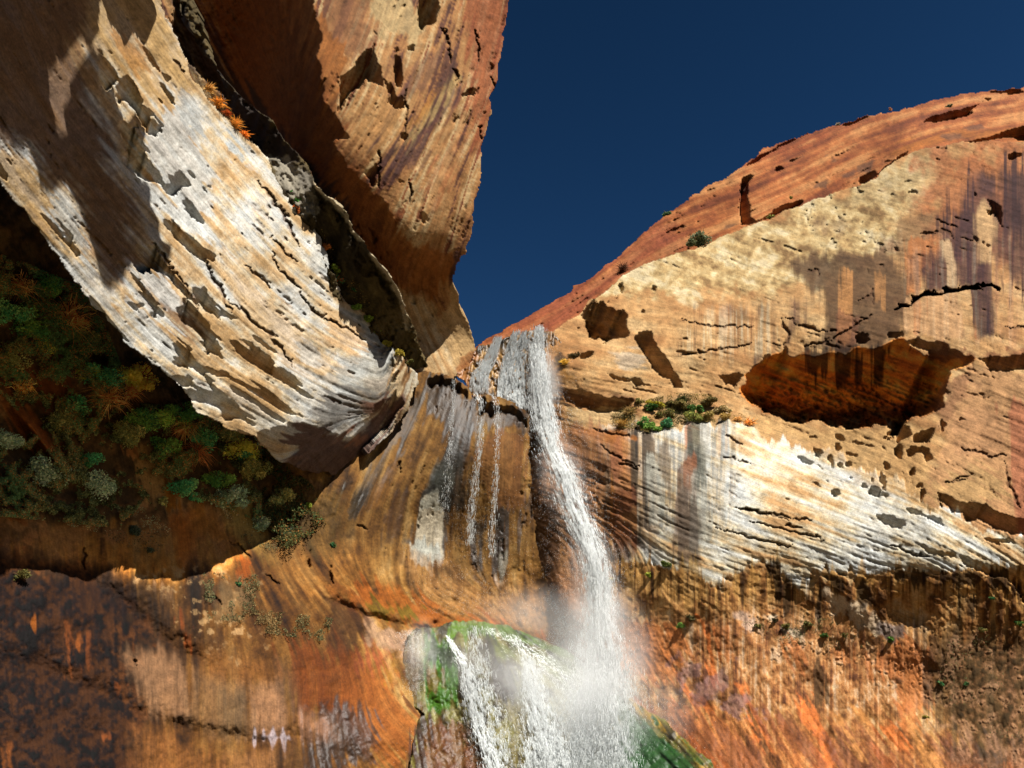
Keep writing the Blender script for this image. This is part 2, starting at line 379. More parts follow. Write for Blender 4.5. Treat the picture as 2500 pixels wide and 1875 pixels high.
# ---- upper left overhanging cliff
def upper():
    s = Layer('overhanging_cliff', 'T 290,-380 700,-380 1190,-380 1120,-140 1098,0 1090,60 1086,140 1066,200 1052,270 1040,330 1030,420 1016,500 1006,548 985,572 986,620 1000,670 1018,730 1030,762 1020,790 990,815 978,812 E 830,860 820,900 700,900 600,860 T 830,830 640,620 470,420 340,150',
        [(350,-420,46),(800,-420,42),(1330,-420,44),(400,-100,47),(800,-100,42),(1250,-100,44),(1230,60,46),(1190,300,47),(1150,500,48),(1120,640,50),(1130,760,56),(1160,860,59),(1100,920,57),(950,820,55),
         (700,300,41),(850,500,43),(1000,600,46),(1050,700,52),(500,100,44),(600,650,48),(800,860,52),(900,150,40),(1000,300,42)],
        [(1150,100,103),(1000,100,110),(900,350,125),(1050,400,118),(1130,500,106),(820,150,115),(800,450,140),(1000,600,120),(1100,800,60),(1000,850,66),(600,200,60),(750,500,55),(900,640,60),(500,50,62)], edge=3.2, edgec=4)
    s.fill((198,148,92))
    L1, L2, L3 = s.LIC('a', 9, 26, 3), s.LIC('b', 3, 24, 2), s.LIC('c', 18, 14, 2)
    f = .7*L1+.5*L3+.45*L2
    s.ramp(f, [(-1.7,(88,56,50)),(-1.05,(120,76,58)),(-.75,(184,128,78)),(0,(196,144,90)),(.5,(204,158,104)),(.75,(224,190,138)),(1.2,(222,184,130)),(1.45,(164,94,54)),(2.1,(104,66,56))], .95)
    s.paint('T 1098,-140 1096,0 1090,140 1066,200 1040,330 1020,330 1030,200 1010,120 1000,-140', (176,96,58), 14, 8, 's', .8)
    s.paint('B 460,410 640,330 720,400 600,560 500,600', (120,82,68), 24, 20, 's', .6)
    s.paint('B 320,1200 480,1000 640,840 820,640 860,560 780,520 640,760 480,950 330,1120', (98,64,62), 12, 12, 's', .75)
    s.paint('B 500,950 600,820 740,640 840,500 800,480 680,640 520,860', (206,172,110), 10, 10, 's', .7)
    s.paint('B 530,790 560,780 720,560 700,540', (196,132,60), 10, 10, 's', .7)
    s.paint('B 460,940 600,880 640,1000 560,1080 450,1050', (110,78,66), 12, 14, 's', .6)
    s.paint('B 600,1200 740,960 860,700 940,480 960,560 900,760 800,1050 700,1300', (190,116,72), 14, 14, 's', .6)
    s.paint('B 560,1300 700,1100 800,900 860,700 870,740 800,1000 700,1200 600,1340', (214,170,112), 6, 8, 's', .55)
    s.paint('B 0,-50 240,-50 300,280 230,400 60,320 0,300', (150,100,66), 14, 12, 's', .75)
    s.paint('B 250,-60 560,-60 600,190 560,290 380,180 330,230', (206,176,124), 8, 8, 'n', .8)
    s.paint('B 80,720 350,600 460,700 480,850 330,900 220,1090 100,960', (202,150,92), 16, 12, 's', .7)
    # underside and its warm stains
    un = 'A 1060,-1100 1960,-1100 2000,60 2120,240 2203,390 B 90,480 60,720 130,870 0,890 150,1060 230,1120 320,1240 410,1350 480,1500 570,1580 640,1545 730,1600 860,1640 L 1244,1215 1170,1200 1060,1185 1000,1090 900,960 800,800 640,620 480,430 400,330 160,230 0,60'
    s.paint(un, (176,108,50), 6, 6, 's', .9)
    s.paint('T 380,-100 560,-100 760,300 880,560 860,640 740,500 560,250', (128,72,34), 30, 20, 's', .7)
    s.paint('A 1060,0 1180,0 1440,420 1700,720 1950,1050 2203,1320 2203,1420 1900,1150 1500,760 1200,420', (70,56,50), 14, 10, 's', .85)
    # pale foot below the overhang
    s.paint('E 380,200 480,320 600,340 660,400 700,470 740,420 820,150 880,420 945,600 950,680 840,760 830,850 600,800 480,640', (222,182,126), 6, 6, 'n', .95)
    k = s.full('E 470,330 600,330 700,470 780,700 800,830 600,800 520,600', 20, 10)
    s.ramp(L1*.6+L2*.8, [(-1.5,(176,130,84)),(0,(216,180,130)),(1.2,(228,206,168))], .75, k)
    s.paint('E 820,760 900,660 960,640 960,700 900,740 880,860 830,840', (174,112,62), 5, 5, 'n', .8)
    s.h += .4*L1+.2*L2+1.4*s.nb+.3*s.nz[0]+.15*s.nz[1]+.1*s.nz[2]
    grooves(s, 'g', 2, 16, 1.6, 2.0, (120,72,40), .4)
    grooves(s, 'g2', 4, 10, 2.1, 4, (90,54,34), .4)
    # joints running across the face
    for p in ['B 930,190 940,260 950,410','B 800,430 810,520','B 860,600 890,575 925,570','B 320,960 325,1060 315,1200','B 480,560 500,680 490,860','B 740,190 780,400','B 1020,480 1060,560 1040,640','B 975,880 985,800','B 500,1150 520,1220 540,1280']:
        s.line(p, (70,44,30), 2.2, .8, amp=4, depth=7)
    s.inn = .3
    E1 = ['B 560,-80 700,-80 690,60 660,150 600,195 570,130 560,60', 'B 90,480 210,370 300,270 315,350 350,480 370,600 330,540 270,520 235,490 200,560 130,600 60,720 -40,640 A 2000,60 1960,-1100 1700,-1100 1060,-1100 1100,300 1500,700 1700,940 1920,1040 1990,1180 2120,1280 2203,1420 L 700,640 900,960 1060,1185 1170,1210 1200,1190 1244,1240 E 600,340 640,380 680,460 700,450 720,330 770,220 810,120 830,70 860,30 B 850,1640 780,1650 730,1580 690,1550 640,1520 600,1560 570,1580 480,1500 420,1400 350,1270 300,1220 250,1180 180,1100 130,1050 30,900 130,870 60,720',
          'B 350,480 400,540 440,600 480,590 480,690 430,680 380,650 355,560', 'B 410,300 440,290 470,380 470,560 440,560 415,430', 'B 240,1090 310,1010 320,1090 300,1220 260,1180','B 470,840 500,850 490,900',
          'B 860,600 890,572 925,570 915,590 880,605','B 1020,490 1060,560 1040,650 1070,580 1105,460 1080,520 1050,520',
          'B 580,1380 610,1350 640,1370 620,1400 655,1365 640,1410 600,1450 600,1420','B 540,1440 560,1430 555,1460 585,1470 580,1500 555,1500','B 475,1330 490,1320 495,1345 480,1350','B 430,1385 445,1385 445,1410','B 880,880 900,870 910,895 895,888','B 510,300 550,290 540,325 515,320','B 280,180 300,190 310,220 285,205',
          'B 740,1530 780,1500 790,1540 760,1580', 'E 720,300 760,270 750,310 725,350','B 560,60 530,80 460,110 450,60 470,100','B 970,680 1000,690 990,720','B 450,1120 470,1130 490,1160 450,1150','B 500,1170 530,1200 545,1240 520,1220',]
    for p in E1: s.hollow(p, 3.5, 'n')
    LAY['upper'] = s; return s

# ---- the dark gully behind the pale cliff
def gully():
    s = Layer('gully_wall', 'A 900,-1100 1100,-1100 1150,120 1290,330 1480,560 1700,740 1950,1050 2000,1170 2060,1230 2203,1330 L 640,570 700,620 740,720 800,790 850,880 920,960 1000,1060 1060,1180 1100,1300 1140,1450 1230,1659 1150,1680 1000,1620 700,1350 400,900 150,500 0,300',
        [(320,-420,36),(380,-100,38),(520,200,38.5),(650,400,39.5),(760,460,39),(860,620,41.5),(940,760,44.5),(1040,890,51),(600,600,39),(800,850,44.5),(980,920,51),(430,100,37)],
        [(500,200,52),(700,450,60),(800,600,62),(950,800,62)], edge=3)
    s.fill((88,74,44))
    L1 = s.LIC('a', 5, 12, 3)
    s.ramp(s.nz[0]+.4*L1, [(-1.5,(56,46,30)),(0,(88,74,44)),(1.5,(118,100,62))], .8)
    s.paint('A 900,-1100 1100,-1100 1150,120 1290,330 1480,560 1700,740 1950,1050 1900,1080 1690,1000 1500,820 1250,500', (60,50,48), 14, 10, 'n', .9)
    s.paint('A 1690,990 1800,1000 1900,1040 1990,1180 2000,1340 1900,1380 1820,1240 1740,1100', (176,166,146), 6, 8, 'n', .9)
    s.paint('A 1900,1050 1960,1100 1990,1340 1930,1380 1880,1240', (120,112,100), 8, 8, 'n', .7)
    s.line('L 470,420 560,490 640,570 700,620 740,720 800,790 850,880 920,960 990,1050 1040,1150 1070,1240 1110,1380', (206,186,150), 9, .95, False, 5)
    s.h += 3*s.nz[1]+1.2*s.nz[2]+1.5*L1+4*s.nz[0]
    d, p = linedist(P('L 470,420 560,490 640,570 700,620 740,720 800,790 850,880 920,960 990,1050 1040,1150 1070,1240'), s.U, s.V)
    s.h -= 22*np.exp(-(d/8)**2)
    s.hollow('L 465,440 540,500 620,590 690,690 760,800 840,920 900,990 990,1090 1040,1200 1070,1290 1110,1420 1230,1659 1150,1680 1000,1600 700,1300 480,800 470,600', 3)
    s.hollow('A 900,-1100 1100,-1100 1150,120 1290,330 1480,560 1700,740 1950,1060 1880,1040 1690,990 1500,820 1250,500', 4)
    LAY['gully'] = s; return s

# ---- lip rocks under the top of the fall
def notch():
    s = Layer('lip_rock', 'J 560,640 615,560 650,530 800,490 950,425 1140,370 1300,330 1560,315 1660,330 1760,420 1900,900 1900,1400 1700,1900 1300,1900 1100,1300 600,1250 380,950 370,860 540,740',
        [(1130,850,58),(1200,810,58.5),(1330,800,58.5),(1400,830,58),(1150,930,56.5),(1300,950,57),(1300,1100,56.5),(1350,1050,57)], [(1150,880,100),(1250,900,95),(1350,950,92)], edge=2, edgec=3)
    s.fill((150,104,50)); L1 = s.LIC('a', 2, 14)
    s.ramp(L1*.7+s.nz[2]*.8, [(-1.5,(54,42,22)),(-.3,(112,80,34)),(.5,(168,122,56)),(1.6,(206,160,90))], .85)
    s.paint('J 620,560 820,480 1150,360 1120,480 1000,560 860,640 700,660', (44,42,30), 8, 6, 's', .8)
    s.paint('J 560,640 640,560 670,700 540,760 530,900 590,1180 440,1120 370,960 370,860', (182,120,64), 5, 4, 'n', .9)
    s.paint('J 1560,330 1700,350 1800,900 1640,900 1560,700', (146,110,72), 8, 6, 'n', .8)
    s.paint('J 1640,1050 1900,1100 1900,1400 1700,1300', (70,46,30), 8, 6, 'n', .8)
    s.h += 2.0*L1+1.5*s.nz[1]+.8*s.nz[2]; s.wet += .8
    LAY['notch'] = s; return s

# ---- the right-hand cliff: pale band, alcove, streaks, orange foot
def right():
    s = Layer('streaked_cliff', 'E 1340,545 1375,540 1420,530 1500,480 1600,430 1660,350 1740,300 1800,230 1870,180 1950,140 2080,90 2203,50 C 0,1600 230,1530 420,1432 600,1390 690,1335 800,1290 1000,1210 1150,1170 1260,1125 1300,1075 1400,1010 1500,970 1600,930 1820,900 2000,885 2203,890 3600,880 O 3060,1000 3060,2045 1230,2045 1230,1150 1262,1060 1300,1040 1345,1000 1338,900',
        [(1340,820,58.5),(1340,1000,57.2),(1250,1150,57),(1250,1350,56.6),(1250,1600,55.6),(1250,2000,53),(1480,1085,54.5),(1480,1010,56.5),(1480,1350,54.6),(1450,1500,54),(1500,1700,51),(1500,2000,46),
         (1450,720,66),(1700,620,71),(1950,500,74),(2150,430,72),(2500,350,66),(2690,350,64),
         (1420,900,56),(1550,900,57),(1700,800,59),(2000,790,57),(2300,780,50),(2690,780,45),
         (1900,1000,56),(1700,1000,57),(1650,1060,53.5),(1800,1050,52),(2100,1085,47),(2400,1080,42),(2690,1080,38),
         (1700,1250,49),(2000,1300,43.5),(2300,1330,38.5),(2690,1350,34.5),
         (1650,1420,48.6),(1900,1440,45),(2200,1450,40.6),(2690,1460,36.6),
         (1700,1600,47.8),(2000,1600,43.8),(2400,1600,38.6),(1800,1850,43),(2200,1850,38.6),(2690,1850,34),(3060,350,62),(3060,780,41),(3060,1080,35.5),(3060,1350,32),(3060,1460,33.5),(3060,1600,34.5),(3060,1850,31)],
        [(1500,700,20),(1800,620,20),(1600,850,5),(2100,700,10),(2350,700,15),(1450,950,12),(1500,1150,22),(1700,1150,24),(1900,1200,22),(2100,1300,20),(2350,1350,30),(1750,1400,18),(1900,1420,8),(2200,1420,10),(2400,1000,20),(2350,1150,30),
         (1500,1450,92),(1800,1560,88),(2100,1560,88),(2400,1560,90),(1600,1750,55),(1800,1750,62),(2000,1780,58),(2200,1800,52),(2450,1750,70)], edge=2.5)
    s.fill((212,164,108))
    L1, L2, L3 = s.LIC('a', 7, 16, 3), s.LIC('b', 2, 16), s.LIC('c', 3.5, 20, 2)
    VS, n0, n1, n2 = s.vs, s.nz[0], s.nz[1], s.nz[2]
    V1 = fbm(s.H, s.W, 3, 3, .7, ax=1, ay=26); V2 = fbm(s.H, s.W, 14, 3, .6, ax=1, ay=10)
    ox = P('O 1200,700 1200,2040 1480,2040 1480,700')
    s.ramp(.6*n0+.5*L1+.3*n1, [(-1.6,(176,124,76)),(0,(212,164,108)),(1.5,(226,188,134))], .8)
    up_ = s.full('C 0,1500 230,1500 800,1250 1300,1070 1700,900 1750,960 1500,1300 1400,1400 F 1400,60 900,200 700,300 400,300 0,320 E 1900,300 1700,330 1700,200', 20, 14)
    s.ramp(n1*.7+L1*.5+n2*.4, [(-1.8,(150,118,76)),(-.5,(206,174,118)),(.6,(222,196,142)),(1.6,(230,212,170))], .85, up_)
    s.paint('C 1250,1120 1500,980 1700,950 1640,1200 1400,1260 1100,1320 1000,1300', (196,168,120), 24, 16, 'n', .6)
    s.paint('C 1600,930 2203,890 3600,880 3600,1700 1900,1700 1500,1659 1620,1300', (182,108,62), 60, 34, 'n', .85)
    # desert varnish
    V = [('F 700,120 850,60 1130,40 1400,60 1470,250 1480,420 1440,560 1300,650 1030,690 860,650 930,500 900,300', (104,76,52), .92),
         ('C 1400,1400 1600,1330 1700,1400 1640,1500 1450,1659 1250,1659', (130,98,68), .6),
         ('C 900,1420 1100,1390 1120,1460 950,1460', (150,120,90), .5),
         ('C 1760,1350 1850,1330 1900,1400 1880,1659 1750,1659', (66,42,42), .95), ('C 1930,1100 2060,1090 2060,1200 2000,1250 1920,1220', (82,58,56), .85),
         ('C 2080,1100 2203,1060 3600,1060 3600,1700 2120,1700 2090,1400', (78,52,48), .9),
         ('F 1540,150 1600,90 1680,70 1725,110 1730,270 1660,275 1590,270', (60,36,36), .97),
         ('F 1745,-40 1860,-40 1990,-40 2000,260 2022,560 1980,575 1920,570 1890,500 1860,300 1790,250', (56,38,42), .98),
         ('F 2040,-40 2203,-40 3600,-40 3600,300 2203,260 2100,150', (82,52,46), .85),
         ('F 730,340 790,350 800,500 760,520 720,620 690,640 720,480', (94,64,58), .8), ('F 520,400 570,400 565,520 540,700 500,740 515,540', (76,58,50), .9),
         ('F 370,420 440,420 430,560 400,640 370,560', (80,58,46), .8), ('F 820,690 1000,690 960,800 860,860 830,790', (44,30,22), .9),
         ('F 250,440 275,440 275,560 255,560', (128,88,70), .6), ('F 300,430 330,420 330,620 310,620', (150,96,74), .5),]
    for p, c, o in V: s.paint(p, c, 13, 6, 'v', o)
    for p, c, o in [('F 1080,150 1135,150 1140,320 1110,480 1080,640 1045,640 1060,400 1075,280', (198,140,84), .85), ('F 1255,170 1310,240 1310,400 1270,340', (186,132,80), .75),
                    ('F 1460,-40 1620,-40 1700,20 1600,110 1540,160 1580,280 1490,290 1470,100', (190,116,64), .8), ('F 1430,400 1500,340 1600,305 1780,285 1810,350 1860,560 1900,610 1700,600 1560,580 1440,520', (216,168,118), .95),
                    ('F 1500,340 1580,330 1580,430 1550,560 1500,560', (200,132,82), .6), ('F 1810,310 1850,300 1880,460 1900,580 1870,590', (190,110,62), .75), ('F 1985,80 2010,80 2060,300 2080,620 2040,620 2020,400', (206,152,106), .7),
                    ('F 2090,260 2110,260 2150,640 2120,640', (206,152,106), .6), ('C 1905,1350 1960,1240 2000,1300 2040,1420 1990,1659 1900,1600', (222,178,124), .9), ('F 1890,-20 1990,-20 1985,60 1990,240 1960,150 1900,0', (88,60,60), .3),
                    ('F 1680,-20 1740,-20 1775,120 1780,260 1735,260 1725,120', (216,182,136), .8), ('F 1040,440 1180,440 1160,600 1100,660 1030,680', (132,82,60), .6), ('F 1860,-20 1885,-20 1900,130 1880,150 1865,60', (206,176,140), .5)]:
        s.paint(p, c, 4, 8, 'v', o)
    k = s.full('F 180,400 640,380 650,700 380,720 0,700 0,500', 30, 10); s.ramp(V1+.6*VS, [(-1.6,(120,84,60)),(-.6,(196,146,96)),(.6,(216,172,116)),(1.6,(234,208,166))], .6, k)
    k = s.full('C 1880,1000 2750,950 2750,1700 1900,1700 F 1450,0 2750,0 2750,620 1950,620 1600,300 1450,200', 30, 10)
    k2 = k*sst(.0, .5, V2+.6*VS)*(1-sst(.4, .8, V1)*.6)*(1-s.full('F 1430,400 1500,340 1600,305 1780,285 1810,350 1860,560 1900,610 1700,600 1560,580 1440,520', 4, 4)); s.c = s.c*(1-.92*k2[..., None])+s2l((66,42,42))*.92*k2[..., None]
    s.paint('C 1880,1080 2060,1060 2100,1300 2100,1659 1780,1659 1700,1560 1760,1340', (84,54,52), 22, 9, 'v', .75)
    s.paint('F 1560,60 1740,20 1990,0 2010,250 1740,270 1560,280', (74,46,48), 14, 7, 'v', .75)
    s.paint('F 1885,280 2010,250 2030,560 1930,575', (58,40,44), 8, 5, 'v', .9)
    s.paint('C 1900,1360 1960,1260 2010,1330 2040,1430 2000,1659 1930,1659', (222,178,124), 8, 5, 'v', .85)
    s.paint('F 1690,-20 1735,-20 1770,120 1775,260 1735,260 1720,120', (214,180,136), 4, 5, 'v', .85)
    k = s.full('F 1450,-60 2750,-60 2750,640 1900,640 1450,560', 30, 10); s.ramp(V1+.5*VS, [(-1.8,(80,52,46)),(-.8,(150,96,66)),(.3,(190,134,88)),(1.2,(210,160,112)),(2,(232,206,170))], .16, k)
    # band left of the alcove, ledge with plants
    s.paint('E 1400,700 1560,650 1560,800 1440,900 1400,860', (150,122,84), 10, 10, 'n', .6)
    s.paint('E 1420,690 1480,660 1560,680 1560,720 1480,760 1420,740', (66,52,42), 6, 8, 'n', .8)
    s.paint('E 1440,760 1500,770 1540,840 1440,880', (176,120,50), 6, 6, 'n', .6)
    s.paint('E 1800,680 1920,640 1990,700 2000,760 1860,760', (196,186,166), 10, 10, 's', .6)
    s.paint('E 1440,870 1600,930 1700,960 1960,960 1960,1060 1700,1060 1560,1010 1440,980', (130,84,50), 8, 8, 's', .8)
    s.paint('E 1380,540 1420,530 1400,640 1440,800 1430,960 1380,900', (120,84,54), 6, 6, 'n', .7)
    s.paint('E 1520,1010 1700,1050 1960,1040 2000,1100 1950,1150 1700,1140 1540,1140', (216,182,130), 6, 6, 'n', .8)
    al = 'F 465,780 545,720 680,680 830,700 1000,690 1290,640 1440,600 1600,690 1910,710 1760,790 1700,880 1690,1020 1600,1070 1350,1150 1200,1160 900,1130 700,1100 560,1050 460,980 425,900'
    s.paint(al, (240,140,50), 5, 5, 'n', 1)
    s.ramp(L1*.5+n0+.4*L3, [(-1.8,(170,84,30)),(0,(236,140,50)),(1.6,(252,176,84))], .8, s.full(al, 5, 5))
    s.c *= (1+.5*s.full(al, 3, 5))[..., None]  # alcove colour lifted to stand in for bounced light
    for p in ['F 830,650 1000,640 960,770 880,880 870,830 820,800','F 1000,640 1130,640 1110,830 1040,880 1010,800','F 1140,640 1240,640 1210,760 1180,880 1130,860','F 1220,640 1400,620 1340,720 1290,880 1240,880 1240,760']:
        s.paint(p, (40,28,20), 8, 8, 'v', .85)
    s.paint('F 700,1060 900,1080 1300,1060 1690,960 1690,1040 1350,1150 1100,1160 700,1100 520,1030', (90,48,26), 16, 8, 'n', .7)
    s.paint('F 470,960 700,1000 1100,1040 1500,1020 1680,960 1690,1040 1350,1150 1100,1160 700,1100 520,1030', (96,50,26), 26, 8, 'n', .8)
    s.paint('F 1500,600 1600,620 1900,700 2203,640 3600,640 3600,820 2203,810 1900,720 1700,740 1560,700', (140,88,56), 6, 8, 'n', .8)
    # right block
    s.paint('F 1910,745 1980,770 2203,800 3600,800 3600,1900 2089,1900 1640,1659 1540,1659 1660,1300 1700,1000 1760,850', (202,152,104), 10, 10, 'n', .9)
    s.paint('F 2030,1010 2203,1000 3600,1000 3600,1900 2200,1900 2140,1659 2090,1300 2080,1150', (178,104,74), 12, 14, 'v', .75)
    s.paint('F 1830,1000 2050,1010 2090,1300 1850,1300 1700,1290', (190,140,98), 14, 12, 'n', .6)
    s.paint('F 1720,850 1850,810 1840,1000 1700,1080 1640,1060 1700,1000', (150,104,72), 10, 10, 'n', .7)
    s.paint('F 1620,1500 1900,1400 2080,1480 2100,1659 1640,1659', (196,158,104), 12, 12, 's', .7)
    # the pale band
    pb = 'F -460,1140 -260,1140 0,1135 120,1120 450,1120 560,1190 700,1240 850,1280 1050,1330 1250,1450 1500,1560 1640,1659 I 1640,90 1800,230 2089,290 2250,380 3600,420 3600,470 2060,475 1800,475 1500,490 1300,480 1180,500 1060,515 960,490 850,500 800,560 790,640 740,590 600,470 510,430 400,480 300,520 270,590 200,560 90,540 0,500 H 1850,420 1700,430 1690,300 1750,60 E 1830,1600 1720,1200'
    kb = s.full(pb, 5, 7, 'v')
    s.c = s.c*(1-kb[..., None])+s2l((228,204,164))*kb[..., None]
    s.ramp(.8*L1+.5*n0+.35*L3, [(-1.9,(214,166,112)),(-.9,(232,202,156)),(-.1,(238,224,194)),(.6,(240,234,218)),(2,(232,234,230))], .95, kb)
    s.c *= (1+.12*kb)[..., None]
    s.paint('F 480,1130 620,1200 850,1270 1100,1320 1400,1150 1640,1080 1500,1120 1200,1160 900,1140 600,1080', (222,176,116), 14, 10, 'n', .9)
    s.paint('F 850,1200 1100,1180 1450,1130 1640,1180 1600,1659 1350,1600 1200,1480 1000,1330', (214,170,112), 20, 14, 's', .6)
    k = s.full('K 380,680 640,690 1000,600 1300,560 1500,620 1560,900 1450,1700 440,1750', 16, 10)*kb
    s.ramp(V1*.9+VS*.5+.3*L2, [(-1.9,(60,56,50)),(-.9,(140,130,112)),(-.1,(214,186,142)),(.9,(226,216,192)),(2,(214,216,210))], .55, k)
    s.paint('K 330,680 600,690 640,1100 640,1659 640,1900 380,1900 360,1200', (204,158,110), 40, 14, 'v', .75)
    for p, c, o in [('K -20,640 380,660 400,1000 460,1300 440,1659 500,1900 -120,1900 -100,1000', (190,124,66), .9), ('K 120,720 240,720 260,1000 230,1200 160,1100', (164,96,64), .6),
                    ('K 20,680 110,690 150,900 170,1000 180,1400 190,1659 190,1900 90,1900 60,1300 30,1000 10,850', (64,54,46), .85), ('K 20,680 110,690 150,960 90,980 20,860', (190,180,160), .8), ('K 90,1100 160,1100 180,1600 110,1620', (140,134,116), .6),
                    ('K 380,680 410,690 430,800 470,1000 500,1280 520,1659 540,1900 450,1900 455,1500 440,1200 420,900', (76,72,62), .85), ('K 490,690 600,695 620,940 580,980 590,1400 590,1700 540,1700 540,1100 500,900', (70,64,58), .85),
                    ('K 640,800 700,750 800,760 840,1000 850,1300 860,1500 780,1400 760,1250 700,1180 640,1000', (134,114,92), .8), ('K 600,960 720,1000 760,1200 800,1400 800,1659 600,1659 590,1200', (206,204,188), .7),
                    ('K 960,620 1040,640 1030,900 1000,1000 980,850', (200,122,78), .7), ('K 980,880 1060,860 1110,980 1060,1020 1000,990', (158,154,142), .9),
                    ('K 1045,670 1070,760 1100,860 1160,900 1180,1050 1160,1120 1110,1060 1080,920 1060,800', (80,80,70), .9), ('K 1135,610 1200,600 1240,640 1235,770 1195,835 1150,770', (128,120,100), .95),
                    ('K 1335,570 1365,575 1372,620 1360,655 1340,620', (92,94,92), .9), ('K 1360,640 1410,680 1460,920 1400,930 1370,780', (186,190,190), .8), ('K 1200,590 1280,570 1290,860 1260,900 1230,780', (234,230,218), .8), ('K 1290,600 1340,620 1370,860 1340,940 1290,880', (236,200,156), .7),
                    ('K 860,1060 1040,1000 1060,1300 1070,1659 1060,1900 860,1900 830,1500 860,1300', (120,88,70), .75), ('K 960,1020 1040,1000 1060,1340 1000,1200', (176,112,76), .6),
                    ('K 1060,1180 1180,1150 1260,1400 1330,1659 1340,1900 1060,1900', (188,186,172), .7), ('K 1160,1120 1200,1100 1210,1250 1150,1240', (130,130,118), .7), ('K 1200,850 1280,880 1340,1300 1300,1360 1250,1100', (186,182,166), .6),
                    ('H 1690,0 1850,0 1860,300 1820,420 1700,420 1680,200', (130,74,48), .7), ('H 1780,150 1850,110 1880,200 1830,240', (196,140,86), .6), ('I 0,0 60,0 130,200 120,400 0,440', (112,96,82), .8)]:
        s.paint(p, c, 20 if p.startswith('K -20') else 7, 7, 'v', o)
    # lower wall
    lw = 'H 1590,440 1850,430 2000,440 2089,470 I 40,500 200,545 270,595 400,480 510,430 600,470 740,590 790,640 810,560 850,500 960,490 1060,515 1180,500 1300,480 1500,490 1800,475 2060,475 3600,470 O 3060,2045 1150,2045 1150,1420'
    kl = s.full(lw, 3, 7, 'v'); s.c = s.c*(1-kl[..., None])+s2l((176,132,80))*kl[..., None]
    s.ramp(.7*VS+.5*n1+.4*V1+.3*n2, [(-1.9,(92,62,36)),(-.8,(148,104,60)),(0,(184,140,88)),(1.1,(202,164,112)),(2,(214,186,148))], .95, kl)
    mid = s.full('I -100,780 200,760 600,700 900,740 1200,880 1400,880 1560,980 1400,1100 1350,1300 1000,1360 500,1300 0,1200', 30, 16, 'v')
    s.ramp(n2*.4+n1*.3+V1*.7, [(-1.6,(120,78,62)),(-.4,(190,134,88)),(.5,(208,162,116)),(1.5,(224,196,172))], .7, mid)
    s.paint('I 850,580 1000,610 1150,700 1230,790 1210,850 1100,770 950,680', (222,206,182), 8, 10, 'n', .8, wet=.5)
    s.paint('I 570,760 640,780 740,860 700,900 600,840', (222,214,196), 8, 8, 'n', .7, wet=.5)
    s.paint('I 380,740 440,740 450,840 400,830', (210,190,180), 8, 8, 'n', .7)
    s.paint('I 1230,800 1370,800 1385,870 1290,900 1240,860', (104,92,92), 8, 6, 'n', .85, wet=.6)
    s.ramp(L1*.7+L2*.3+.4*V1, [(-1.7,(96,60,40)),(-.7,(150,98,60)),(.1,(186,122,72)),(.9,(208,146,92)),(1.8,(222,168,116))], .85, s.full('I -200,1250 200,1300 600,1340 1000,1380 1400,1350 1600,1500 1800,1560 3600,1600 3600,2100 -200,2100', 40, 16, 's'))
    OR = [('I 160,760 200,760 240,900 250,1100 220,1180 190,1000', 1), ('I -60,820 60,840 80,1000 30,1100 -60,1000', .8), ('I 640,880 720,900 780,1000 770,1080 700,1060 660,960', .8), ('I 940,920 1060,960 1060,1040 960,1020', .6),
          ('I 1120,980 1260,960 1340,900 1540,940 1560,1200 1400,1500 1340,1400 1330,1150 1160,1100', .85), ('I 370,1160 410,1180 440,1300 500,1420 560,1560 500,1500 420,1380', 1), ('I 50,1170 110,1190 240,1300 200,1330 80,1280', .9),
          ('I 710,1230 780,1230 840,1330 900,1480 960,1659 960,1850 860,1750 840,1560 760,1400', 1.1), ('I 1200,1400 1340,1440 1440,1540 1340,1540 1220,1460', .9), ('I 540,1300 620,1330 720,1500 780,1659 720,1640 620,1450', .8), ('I 1300,900 1330,900 1320,1100 1290,1000', .6),
          ('I 240,800 300,820 320,1000 290,1010', .7), ('I 1900,1590 2000,1590 2100,1659 1950,1659', .7), ('I 1180,1540 1300,1600 1400,1760 1200,1700', .9), ('I 1480,300 1500,300 1500,900 1480,900', 0), ('H 1650,800 1850,780 2089,830 2089,1180 1900,1100 1750,1150', .8), ('I -50,1230 100,1290 300,1400 500,1659 300,1659 100,1450 -50,1400', .8)]
    for p, o in OR: s.paint(p, (222,126,56) if o >= .9 else (206,128,66), 8, 10, 's', min(o, 1)*.85*1, wet=.4)
    for p in ['I 0,1320 200,1380 400,1500 560,1659 560,1850 300,1850 0,1500', 'I 500,1300 700,1330 880,1560 960,1659 800,1659 640,1500', 'I 1000,1350 1200,1500 1400,1659 1400,1850 1000,1850 940,1500','I 1500,1480 1700,1500 2203,1500 3600,1500 3600,1900 1600,1900']:
        s.paint(p, (122,72,46), 22, 20, 's', .65, wet=.4)
    for p in ['I 960,1330 1000,1340 1010,1400 960,1390','I 1060,1280 1110,1300 1160,1400 1110,1380','I 1370,1350 1400,1340 1480,1480 1600,1600 1700,1850 1600,1800 1440,1560','I 1010,1440 1080,1480 1160,1640 1100,1600']: s.paint(p, (216,156,92), 5, 6, 's', .8)
    s.paint('I 1560,900 1700,860 2089,900 3600,900 3600,1550 2089,1560 1750,1500 1620,1300 1560,1100', (92,70,44), 24, 26, 'v', .75)
    s.ramp(n2+n1*.7, [(-1.5,(44,42,26)),(0,(96,70,46)),(1.3,(150,116,92))], .6, s.full('I 1560,1000 1700,860 2089,850 3600,850 3600,1659 1750,1659 1600,1400', 26, 20))
    s.paint('I 820,1090 880,1090 900,1240 860,1260 830,1200', (84,66,48), 9, 14, 'v', .8)
    s.paint('I 60,1000 200,1040 380,1150 460,1300 300,1280 100,1200', (140,106,110), 12, 18, 'n', .7, wet=.6)
